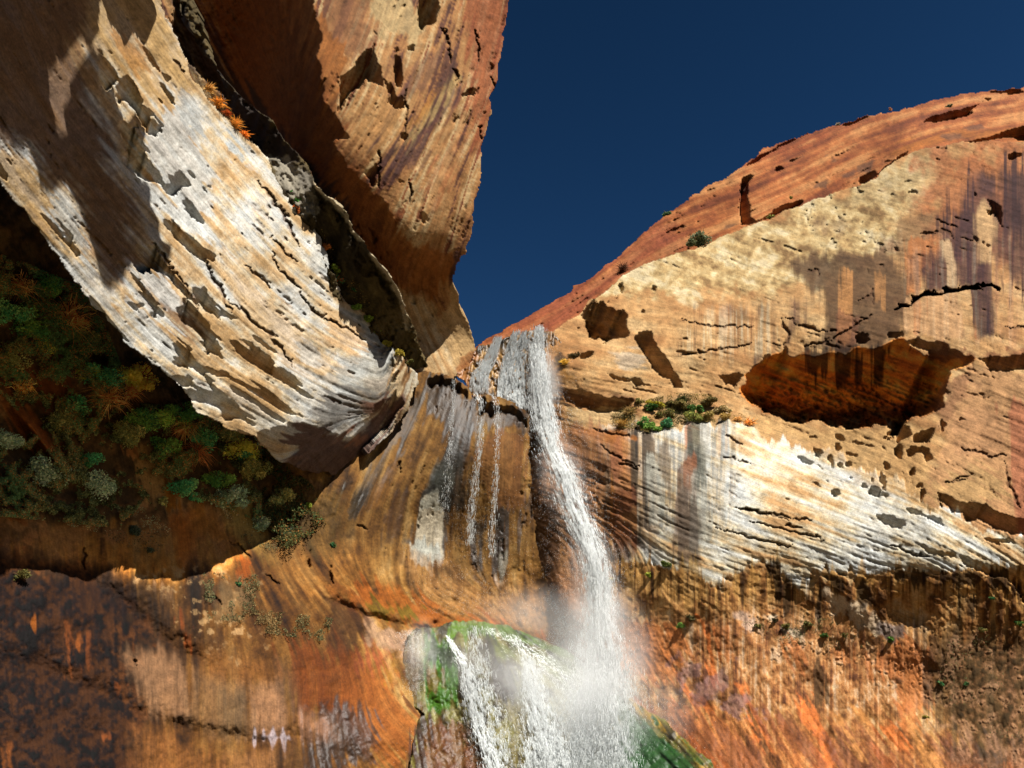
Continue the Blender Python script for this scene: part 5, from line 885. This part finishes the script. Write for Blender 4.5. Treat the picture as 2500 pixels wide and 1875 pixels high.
def scatter_patch(name, label, layer, polys, n, leaf, cols, depth=.5, clump=True, cat=None):
    """a mat of small growth nobody could count"""
    s = LAY[layer]; pts = []
    per = n//len(polys)
    for pl in polys:
        q = P(pl); lo, hi = q.min(0), q.max(0); u = RNG.uniform(lo[0], hi[0], per*3); v = RNG.uniform(lo[1], hi[1], per*3)
        ok = sdf(q, u[None], v[None])[0] > 0
        pts.append(np.stack([u[ok], v[ok]], -1))
    p = np.concatenate(pts)
    i = np.clip(((p[:, 1]-s.v0)/s.step).astype(int), 0, s.H-1); j = np.clip(((p[:, 0]-s.u0)/s.step).astype(int), 0, s.W-1)
    f = s.nz[1][i, j]+.6*s.nz[0][i, j]+.4*s.nz[2][i, j]
    ok = f+.3*RNG.standard_normal(len(f)) > .15 if clump else np.ones(len(f), bool)
    p, i, j, f = p[ok], i[ok], j[ok], f[ok]; m = len(p)
    t = s.t[i, j]-RNG.random(m)*depth*np.clip(f+.3, .3, 2)*1.0
    c = world(p[:, 0], p[:, 1], t)
    a = RNG.standard_normal((m, 3)); a /= np.linalg.norm(a, axis=1, keepdims=True); b = np.cross(a, RNG.standard_normal((m, 3))); b /= np.linalg.norm(b, axis=1, keepdims=True)
    L = (leaf*t*.00137)[:, None]*(.6+.8*RNG.random((m, 1)))
    V = np.stack([c-a*L, c+b*L*.5, c+a*L, c-b*L*.5], 1).reshape(-1, 3)
    cl = np.array([s2l(x) for x in cols])*(5.4 if layer == 'basin' else 1.3); ci = np.clip(((s.nz[0][i, j]*.6+RNG.random(m)*1.4+.3)*len(cl)/2).astype(int), 0, len(cl)-1)
    cl_ = cl[ci]*(np.where((p[:, 1] > 1300) | (p[:, 0] > 640), .25, 1)[:, None] if layer == 'basin' else 1)  # growth keeps its brightened colour only in the shaded part
    T = np.repeat((cl_*(.6+.8*RNG.random((m, 1))))[:, None], 4, 1).reshape(-1, 3)
    tag(mesh_np(name, V, np.arange(4*m).reshape(m, 4), LEAF, 4, dict(tone=T), False), label, cat, kind='stuff')
scatter_patch('undergrowth', 'tangle of dark green and brown leaves over the shaded left wall', 'basin',
    ['O -60,600 60,640 200,700 260,800 300,900 320,1020 200,1100 60,1020 -60,900', 'O 100,1000 320,1040 380,1180 300,1290 0,1260 -60,1150', 'O 320,980 480,1000 640,1090 760,1180 800,1280 700,1340 560,1240 440,1200 380,1260 330,1160'], 120000, 1.0,
    [(40,42,24),(70,70,38),(60,66,40),(92,86,50),(110,74,38),(60,76,44)], .9)
scatter_patch('hanging_growth', 'mat of grey-green sprigs and dead stems under the thicket', 'basin', ['G 0,0 500,60 900,100 1050,250 900,400 600,250 200,150 0,150', 'G 1300,60 1650,0 1900,100 1850,260 1650,360 1450,300', 'G 1200,480 1560,500 1560,800 1250,760', 'G 1500,700 2000,760 1950,900 1600,850'], 14000, .7, [(84,86,60),(100,96,66),(60,60,38),(120,100,66)], .35)
scatter_patch('ledge_growth', 'mat of straw and olive sprigs along the ledge of the streaked cliff', 'right', ['K 200,480 480,360 860,260 1300,280 1500,400 1720,600 1500,560 1100,590 1000,540 860,640 640,700 450,650 200,640'], 9000, .6, [(120,106,60),(90,88,46),(150,124,74),(60,60,34)], .4)
scatter_patch('wall_tufts', 'specks of dark growth over the lower right wall', 'right', ['I 1560,950 1700,860 2200,850 2400,1500 1800,1480 1620,1250', 'I 400,780 900,760 1200,860 1300,900 1000,960 600,900'], 2600, .65, [(60,60,36),(84,80,48),(70,80,50)], .25)
scatter_patch('gully_growth', 'thin row of sprigs in the dark gully', 'gully', ['A 1190,420 1290,500 1500,740 1640,900 1560,880 1380,700', 'L 500,700 600,860 720,1000 860,1260 1000,1500 1130,1640 1000,1560 820,1330 680,1100 560,880'], 4000, .6, [(120,96,50),(84,84,40),(140,110,56),(90,60,34)], .4)

# ------------------------------------------------------------------ water
def tets(c, ax, ln, wd):
    """slivers of water: long thin four-faced drops"""
    n = len(c); a = ax/np.linalg.norm(ax, axis=1, keepdims=True)
    nn = SUN*1.0+np.array([-.1, -.5, 0])+RNG.standard_normal((n, 3))*.28
    b = np.cross(a, nn); b /= np.linalg.norm(b, axis=1, keepdims=True); d = np.cross(a, b)*.35
    ln = ln[:, None]; wd = wd[:, None]
    v = np.stack([c+a*ln*.5, c-a*ln*.5+b*wd, c-a*ln*.5-b*wd*.5+d*wd*.87, c-a*ln*.5-b*wd*.5-d*wd*.87], 1).reshape(-1, 3)
    o = np.arange(n)[:, None]*4
    f = np.concatenate([o+np.array([[0, 1, 2]]), o+np.array([[0, 2, 3]]), o+np.array([[0, 3, 1]]), o+np.array([[1, 3, 2]])])
    return v, f
def strand(path, n, off, spread=.5, prof='g', ln=(.2, .8), wd=(.012, .035), layer=None, lay_w=1.0, vel=None, clumpy=1.0):
    """path rows: u, v, half width, Y"""
    p = np.array(path, float); q = np.r_[0, np.cumsum(np.hypot(np.diff(p[:, 0]), np.diff(p[:, 1])))]; q /= q[-1]
    w = RNG.random(n*3)
    hw = np.interp(w, q, p[:, 2]); keep = RNG.random(n*3) < (hw/p[:, 2].max())**lay_w
    w = w[keep][:n]; n = len(w)
    u = np.interp(w, q, p[:, 0]); v = np.interp(w, q, p[:, 1]); hw = np.interp(w, q, p[:, 2]); Y = np.interp(w, q, p[:, 3])
    if prof == 'g': s = RNG.standard_normal(n)*.45
    elif prof == 'u': s = RNG.uniform(-1, 1, n)
    else: s = RNG.standard_normal(n)*.9
    # bunch into threads
    w_all = w; thr = RNG.uniform(-1, 1, 40)*1.0
    k = RNG.random(n) < .45*clumpy
    s = np.where(k, thr[RNG.integers(0, 40, n)]*np.abs(s)**.3+.03*RNG.standard_normal(n)+.06*np.sin(w*23+s*5), s)
    dn = vnoise(400, 60, 14, 3)+.7*vnoise(400, 60, 5, 2)
    kp = sst(-1.3, .6, dn[np.clip((w*399).astype(int), 0, 399), np.clip(((s+1.6)/3.2*59).astype(int), 0, 59)]-.35*np.abs(s)) > RNG.random(n)
    u, v, hw, Y, s, w = (a_[kp] for a_ in (u, v, hw, Y, s, w)); n = len(u)
    uu = u+s*hw; vv = v+RNG.standard_normal(n)*1.5
    if layer:
        L = LAY[layer]; i = np.clip(((vv-L.v0)/L.step).astype(int), 0, L.H-1); j = np.clip(((uu-L.u0)/L.step).astype(int), 0, L.W-1)
        t = L.t[i, j]-off-np.abs(RNG.standard_normal(n))*spread
    else: t = Y/den(vv)+RNG.standard_normal(n)*spread*(1-np.clip(np.abs(s), 0, 1)*.5)
    c = world(uu, vv, t)
    w2 = np.clip(w+.01, 0, 1); du = np.interp(w2, q, p[:, 0])-u; dv = np.interp(w2, q, p[:, 1])-v+1e-3
    c2 = world(uu+du*3, vv+dv*3, t)
    ax = c2-c+RNG.standard_normal((n, 3))*np.linalg.norm(c2-c, axis=1, keepdims=True)*.08
    l = RNG.uniform(ln[0], ln[1], n)*RNG.random(n); 
    return tets(c, ax, l+.02, RNG.uniform(wd[0], wd[1], n))
def water(name, label, cat, parts, mat=WATER, kind=None, group=None):
    V, F, o = [], [], 0
    for v, f in parts: V.append(v); F.append(f+o); o += len(v)
    ob = mesh_np(name, np.concatenate(V), np.concatenate(F), mat, 3, {}, False)
    tag(ob, label, cat, group, kind); return ob
main = [(1316,803,22,57.2),(1312,850,34,56.6),(1318,913,38,56),(1322,985,42,55.2),(1332,1044,42,54.6),(1352,1110,42,53.8),(1376,1160,44,53.3),(1394,1218,46,52.8),(1424,1294,46,52.2),(1446,1363,44,51.7),(1458,1424,42,51.3),(1462,1485,44,51),(1460,1566,62,50.5),(1458,1647,84,49.4),(1440,1740,128,47.4),(1425,1810,150,46),(1415,1890,165,44.8)]
core = [(a, b, c*.62, d) for a, b, c, d in main]
water('waterfall', 'main white plume of the waterfall dropping from the notch to the mossy slab', 'waterfall',
  [strand(core, 80000, 0, .5, 'g', (.1,1.2), (.01,.03)), strand(main, 70000, 0, .9, 'g', (.04,.5), (.007,.022)),
   strand([(1316,800,14,57.3),(1312,850,20,57),(1318,960,26,56),(1345,1060,24,54.5)], 16000, 0, .3, 'g', (.2,.9), (.012,.035)),
   strand([(1455,1380,38,51.6),(1466,1500,36,51),(1476,1600,54,50),(1474,1700,84,48.2),(1462,1890,108,45)], 56000, 0, .8, 'g', (.1,.9), (.012,.032))])
water('cascade', 'thin sheet of water sliding over the brown lip rock left of the main plume', 'cascade',
  [strand([(1215,826,10,0),(1195,880,16,0),(1172,915,22,0),(1168,960,24,0)], 19000, .05, .15, 'u', (.15,.7), (.008,.026), 'notch'),
   strand([(1275,812,24,0),(1262,850,26,0),(1250,900,30,0),(1248,960,34,0),(1256,1000,38,0)], 42000, .05, .2, 'u', (.15,.8), (.008,.028), 'notch'),
   strand([(1240,880,14,0),(1232,920,16,0),(1232,960,18,0)], 2500, .05, .15, 'u', (.15,.7), (.006,.02), 'notch')])
water('falling_strand', 'short broken strand of drops falling left of the others, from the hump lip', 'waterfall',
  [strand([(1107,928,7,0),(1108,960,8,0),(1104,1000,6,0),(1100,1060,9,0),(1098,1130,14,0),(1080,1250,18,0)], 1600, .3, .5, 'g', (.05,.35), (.008,.024), 'basin', -.9)], group='thin strands of the waterfall')
water('falling_strand', 'middle thin strand pouring over the hump between the short strand and its twin', 'waterfall',
  [strand([(1163,960,9,0),(1172,985,13,0),(1174,1030,12,0),(1170,1100,10,0),(1160,1180,12,0),(1150,1260,13,0),(1146,1330,15,0)], 3600, .4, .5, 'g', (.05,.45), (.008,.028), 'basin', -.7)], group='thin strands of the waterfall')
water('falling_strand', 'narrow straight strand nearest to the main plume', 'waterfall',
  [strand([(1205,968,6,0),(1213,990,9,0),(1214,1030,8,0),(1214,1100,8,0),(1208,1200,9,0),(1202,1300,12,0),(1200,1360,13,0)], 2400, .4, .5, 'g', (.05,.45), (.008,.026), 'basin', -.7)], group='thin strands of the waterfall')
SLB = 'slab'
water('cascade', 'white cascade running down the left side of the mossy slab', 'cascade',
  [strand([(1093,1554,6,0),(1115,1590,14,0),(1138,1625,20,0),(1152,1690,28,0),(1166,1770,24,0),(1195,1840,22,0),(1215,1900,34,0)], 17000, .1, .5, 'g', (.06,.5), (.006,.024), SLB, 1.6),
   strand([(1158,1530,22,0),(1168,1600,30,0),(1178,1680,42,0),(1195,1760,50,0),(1215,1880,46,0)], 7000, .1, .5, 'g', (.05,.5), (.006,.024), SLB)])
water('cascade', 'white cascade fanning over the right side of the mossy slab', 'cascade',
  [strand([(1190,1534,16,0),(1260,1566,24,0),(1325,1610,30,0),(1380,1662,36,0),(1406,1720,40,0),(1425,1880,60,0)], 9000, .1, .6, 'w', (.04,.3), (.005,.018), None or SLB, 1.6),
   strand([(1290,1600,18,0),(1305,1700,34,0),(1325,1780,50,0),(1350,1890,80,0)], 22000, .1, .5, 'g', (.08,.6), (.006,.024), SLB, 1.4),
   strand([(1255,1550,10,0),(1282,1610,18,0),(1300,1680,26,0),(1330,1780,34,0),(1350,1890,50,0)], 7000, .1, .5, 'g', (.06,.5), (.006,.022), SLB, 1.6),
   strand([(1480,1640,50,0),(1500,1740,56,0),(1510,1880,60,0)], 9000, .3, .6, 'g', (.1,.6), (.006,.026), SLB)])
# drifting spray round the plume and over the slab
wide = [(a+14, b, c*2.2, d) for a, b, c, d in main]
water('spray', 'fine spray drifting round the waterfall and over the slab', None,
  [strand(wide, 26000, 0, 1.6, 'g', (.01,.06), (.006,.018), clumpy=0), strand([(1330,980,60,55.5),(1370,1100,90,54.5),(1400,1250,110,53.5),(1400,1400,120,53),(1380,1520,160,51.5),(1330,1650,240,49),(1330,1850,300,46)], 34000, 0, 1.5, 'g', (.01,.05), (.005,.016), clumpy=0),
   strand([(1000,1540,40,0),(1020,1600,30,0),(1010,1700,30,0)], 4000, .3, .6, 'g', (.01,.06), (.005,.016), SLB, clumpy=0), strand([(1080,980,60,54),(1150,1200,120,53.5),(1150,1500,160,51)], 7000, 0, .8, 'g', (.01,.05), (.004,.013), clumpy=0)], kind='stuff')

# soft clouds of mist inside the spray
def mist_mat(dens):
    m, N, L = new_mat('mist'); out = N.new('ShaderNodeOutputMaterial'); vs = N.new('ShaderNodeVolumePrincipled')
    tc = N.new('ShaderNodeTexCoord'); ln = N.new('ShaderNodeVectorMath'); ln.operation = 'LENGTH'; L.new(tc.outputs['Object'], ln.inputs[0])
    r = N.new('ShaderNodeMapRange'); r.interpolation_type = 'SMOOTHERSTEP'; r.inputs['From Min'].default_value = 1; r.inputs['From Max'].default_value = .1; r.inputs['To Max'].default_value = 1; L.new(ln.outputs['Value'], r.inputs['Value'])
    g = N.new('ShaderNodeNewGeometry'); n = N.new('ShaderNodeTexNoise'); n.inputs['Scale'].default_value = .32; n.inputs['Detail'].default_value = 4; L.new(g.outputs['Position'], n.inputs['Vector'])
    r2 = N.new('ShaderNodeMapRange'); r2.inputs['From Min'].default_value = .35; r2.inputs['From Max'].default_value = .65; r2.inputs['To Min'].default_value = .5; r2.inputs['To Max'].default_value = 1.3; L.new(n.outputs['Fac'], r2.inputs['Value'])
    a = N.new('ShaderNodeMath'); a.operation = 'MULTIPLY'; L.new(r.outputs[0], a.inputs[0]); L.new(r2.outputs[0], a.inputs[1])
    b = N.new('ShaderNodeMath'); b.operation = 'MULTIPLY'; b.inputs[1].default_value = dens; L.new(a.outputs[0], b.inputs[0])
    L.new(b.outputs[0], vs.inputs['Density']); vs.inputs['Color'].default_value = (.99, 1, 1, 1); vs.inputs['Anisotropy'].default_value = -.1
    L.new(vs.outputs[0], out.inputs['Volume']); return m
MISTS = {}
MIST = [(1330,930,56,2.0,1.2,4.2,.5,0),(1375,1180,53.5,2.4,1.4,6,.3,-.2),(1455,1440,51,2.4,1.4,6.5,.35,-.1),(1470,1600,49.6,4.4,2.0,6,.4,0),(1450,1800,46.3,8,2.4,6.5,.26,0),(1380,1700,47.5,6,1.8,5,.22,0),(1180,1640,47.5,3.2,1.2,4.0,.3,0),(1270,1720,47,4,1.3,4.5,.35,0),(1025,1590,47.3,1.5,.9,2.6,.45,0),(1320,1500,50,6,2,2.6,.12,0)]
root = bpy.data.objects.new('mist', None); col.objects.link(root); tag(root, 'soft white mist drifting at the foot of the waterfall', None, kind='stuff')
root.location = world(np.array(1440.), np.array(1600.), np.array(48/den(1600))).tolist()
for (u, v, Y, rx, ry, rz, dn, tl) in MIST:
    if dn not in MISTS: MISTS[dn] = mist_mat(dn)
    th, ph = np.meshgrid(np.linspace(0, 2*math.pi, 25)[:-1], np.linspace(0, math.pi, 13)); sp = np.stack([np.sin(ph)*np.cos(th), np.sin(ph)*np.sin(th), np.cos(ph)], -1).reshape(-1, 3)
    ix = np.arange(13*24).reshape(13, 24); nx = np.roll(ix, -1, 1); f = np.stack([ix[:-1], ix[1:], nx[1:], nx[:-1]], -1).reshape(-1, 4)
    o = mesh_np('mist_cloud', sp*1.0, f, MISTS[dn], 4, parent=root); o.scale = (rx, ry, rz); o.rotation_euler = (0, tl, 0)
    o.location = (world(np.array(float(u)), np.array(float(v)), np.array(Y/den(v)))-np.array(root.location)).tolist()
# ------------------------------------------------------------------ ground, pool, the rest of the canyon
def simple_mat(name, c1, c2, scale, rough=.9, bump=.3):
    m, N, L = new_mat(name); out = N.new('ShaderNodeOutputMaterial'); b = N.new('ShaderNodeBsdfPrincipled'); g = N.new('ShaderNodeNewGeometry')
    n = N.new('ShaderNodeTexNoise'); n.inputs['Scale'].default_value = scale; n.inputs['Detail'].default_value = 8; L.new(g.outputs['Position'], n.inputs['Vector'])
    r = N.new('ShaderNodeValToRGB'); r.color_ramp.elements[0].color = (*s2l(c1), 1); r.color_ramp.elements[1].color = (*s2l(c2), 1); r.color_ramp.elements[0].position = .35; r.color_ramp.elements[1].position = .65
    L.new(n.outputs['Fac'], r.inputs[0]); L.new(r.outputs[0], b.inputs['Base Color']); b.inputs['Roughness'].default_value = rough
    bp = N.new('ShaderNodeBump'); bp.inputs['Strength'].default_value = bump; L.new(n.outputs['Fac'], bp.inputs['Height']); L.new(bp.outputs[0], b.inputs['Normal']); L.new(b.outputs[0], out.inputs[0]); return m
SAND = simple_mat('sand', (92,84,52), (140,114,78), .6); POOL = simple_mat('pool_water', (22,44,34), (40,66,46), .4, .06, .05); ROCK2 = simple_mat('canyon_rock', (92,58,38), (128,92,62), .35, .9, .6)
n = 121; a = np.linspace(-320, 320, n); X, Y = np.meshgrid(a, a+60); Z = -2.6+.5*fbm(n, n, 8, 3)
ix = np.arange(n*n).reshape(n, n); fq = np.stack([ix[:-1, :-1], ix[:-1, 1:], ix[1:, 1:], ix[1:, :-1]], -1).reshape(-1, 4)
r2 = (X-2)**2+(Y-26)**2; Z -= 1.6*np.exp(-r2/220)
tag(mesh_np('ground', np.stack([X, Y, Z], -1).reshape(-1, 3), fq, SAND, 4), None, None, kind='structure')
th = np.linspace(0, 2*math.pi, 65)[:-1]; rr = 15+1.5*np.sin(3*th)+np.cos(5*th)
pv = np.c_[2+rr*np.cos(th)*1.2, 28+rr*np.sin(th), np.full(64, -2.9)]
tag(mesh_np('pool', pv, np.arange(64)[None], POOL, 64), None, None, kind='structure')
# unseen slab added above the view, shaped to shade the pale cliff
def shade_blocker(name, zc, want, deny, cell, ext):
    x0, x1, y0, y1 = -34, 40, -46, 40; nx = int((x1-x0)/cell); ny = int((y1-y0)/cell)
    def hits(lst, grow):
        m = np.zeros((ny, nx), bool)
        for p in lst:
            lam = (zc-p[:, 2])/SUN[2]; p = p[lam > .5]; lam = lam[lam > .5]
            i = ((p[:, 1]+SUN[1]*lam-y0)/cell).astype(int); j = ((p[:, 0]+SUN[0]*lam-x0)/cell).astype(int)
            ok = (i > 0) & (i < ny-1) & (j > 0) & (j < nx-1); m[i[ok], j[ok]] = True
        for _ in range(grow):
            m = m | np.roll(m, 1, 0) | np.roll(m, -1, 0); m = m | np.roll(m, 1, 1) | np.roll(m, -1, 1)
        return m
    W = hits(want, 3); D = hits(deny, 1)
    for _ in range(2):
        E = ~W; E = E | np.roll(E, 1, 0) | np.roll(E, -1, 0); E = E | np.roll(E, 1, 1) | np.roll(E, -1, 1); W = ~E
    Y, X = np.meshgrid(np.linspace(y0, y1, ny), np.linspace(x0, x1, nx), indexing='ij')
    W |= (X > ext[0]) & (X < ext[1]) & (Y < ext[2])
    fw = Y*CP+(zc-1.7)*SP; up = (-Y*SP+(zc-1.7)*CP)/fw
    W &= ~D & ((up > .57) | (fw < 1))
    q = W[:-1, :-1]; idx = np.arange(ny*nx).reshape(ny, nx)
    nz = fbm(ny, nx, 24, 5)*.35; Zb = zc+nz; Zt = zc+3+2*fbm(ny, nx, 50, 4)
    V = np.r_[np.stack([X, Y, Zb], -1).reshape(-1, 3), np.stack([X, Y, Zt], -1).reshape(-1, 3)]; o = ny*nx
    a, b, c, d = idx[:-1, :-1][q], idx[:-1, 1:][q], idx[1:, 1:][q], idx[1:, :-1][q]
    F = [np.stack([a, d, c, b], -1), np.stack([a, b, c, d], -1)+o]
    qq = np.zeros((ny+1, nx+1), bool); qq[1:-1, 1:-1] = q
    for (s, t, di, dj) in (((0, 0), (0, 1), -1, 0), ((1, 1), (1, 0), 1, 0), ((1, 0), (0, 0), 0, -1), ((0, 1), (1, 1), 0, 1)):
        nb = np.roll(np.roll(qq, -di, 0), -dj, 1)[1:-1, 1:-1]; ii, jj = np.nonzero(q & ~nb)
        e0, e1 = idx[ii+s[0], jj+s[1]], idx[ii+t[0], jj+t[1]]; F.append(np.stack([e0, e1, e1+o, e0+o], -1))
    F = np.concatenate(F); used = np.unique(F); mp = np.zeros(len(V), int); mp[used] = np.arange(len(used))
    tag(mesh_np(name, V[used], mp[F], ROCK2, 4), None, None, kind='structure')
def pts_of(name, sel):
    s = LAY[name]; k = sel & s.mask; return world(s.U[k], s.V[k], s.t[k])
pal, bas = LAY['pale'], LAY['basin']
lit = [pts_of('pale', ~pal.shade & ~pal.rec)]
shade_blocker('overhead_shade_blocker', 40.0, [pts_of('pale', pal.shade)], lit+[pts_of(k, ~LAY[k].rec) for k in ('upper', 'gully')], .14, (-26, -6, -8))
yy, zz = np.meshgrid(np.linspace(-40, 36, 120), np.linspace(-5, 54, 90)); nb = fbm(90, 120, 20, 5)*1.2
ix = np.arange(90*120).reshape(90, 120); fq = np.stack([ix[:-1, :-1], ix[:-1, 1:], ix[1:, 1:], ix[1:, :-1]], -1).reshape(-1, 4)
tag(mesh_np('canyon_side', np.stack([yy, -42+nb, zz], -1).reshape(-1, 3), fq[:, ::-1], ROCK2, 4), None, None, kind='structure')

# ------------------------------------------------------------------ sky, sun, camera
w = bpy.data.worlds.new('World'); sc.world = w; w.use_nodes = True; nt = w.node_tree; nt.nodes.clear()
sky = nt.nodes.new('ShaderNodeTexSky'); sky.sky_type = 'NISHITA'; sky.sun_disc = False
el = math.asin(SUN[2]); az = math.atan2(SUN[0], SUN[1]); sky.sun_elevation = el; sky.sun_rotation = az
sky.altitude = 1700; sky.air_density = .9; sky.dust_density = .1; sky.ozone_density = 3.5
bg = nt.nodes.new('ShaderNodeBackground'); bg.inputs[1].default_value = .05
hs = nt.nodes.new('ShaderNodeHueSaturation'); hs.inputs['Saturation'].default_value = 1.24; hs.inputs['Value'].default_value = .4
ow = nt.nodes.new('ShaderNodeOutputWorld')
tcw = nt.nodes.new('ShaderNodeTexCoord'); sx = nt.nodes.new('ShaderNodeSeparateXYZ'); mr = nt.nodes.new('ShaderNodeMapRange')
mr.inputs['From Min'].default_value = .45; mr.inputs['From Max'].default_value = .82; mr.inputs['To Min'].default_value = 1.35; mr.inputs['To Max'].default_value = .8
vm = nt.nodes.new('ShaderNodeVectorMath'); vm.operation = 'SCALE'
nt.links.new(tcw.outputs['Generated'], sx.inputs[0]); nt.links.new(sx.outputs[2], mr.inputs['Value']); nt.links.new(sky.outputs[0], vm.inputs[0]); nt.links.new(mr.outputs[0], vm.inputs['Scale'])
nt.links.new(vm.outputs[0], hs.inputs['Color']); nt.links.new(hs.outputs[0], bg.inputs[0]); nt.links.new(bg.outputs[0], ow.inputs[0])
sl = bpy.data.lights.new('sun', 'SUN'); sl.energy = 4.6; sl.angle = math.radians(.5); sl.color = (1, .96, .89)
so = bpy.data.objects.new('sun', sl); col.objects.link(so)
from mathutils import Vector
so.rotation_euler = Vector(SUN.tolist()).to_track_quat('Z', 'Y').to_euler(); so.location = (0, 0, 100)
cam = bpy.data.cameras.new('camera'); cam.sensor_width = 36; cam.lens = 18/TH; cam.clip_end = 3000; cam.clip_start = .1
co = bpy.data.objects.new('camera', cam); col.objects.link(co); co.location = CAM.tolist(); co.rotation_euler = (math.radians(90)+PITCH, 0, 0)
sc.camera = co
sc.render.resolution_x = 1024; sc.render.resolution_y = 768
sc.view_settings.view_transform = 'Standard'; sc.view_settings.look = 'None'; sc.view_settings.exposure = 1.2; sc.view_settings.gamma = 1
sc.render.engine = 'CYCLES'; sc.cycles.max_bounces = 5; sc.cycles.diffuse_bounces = 1; sc.cycles.volume_bounces = 4; sc.cycles.transparent_max_bounces = 8
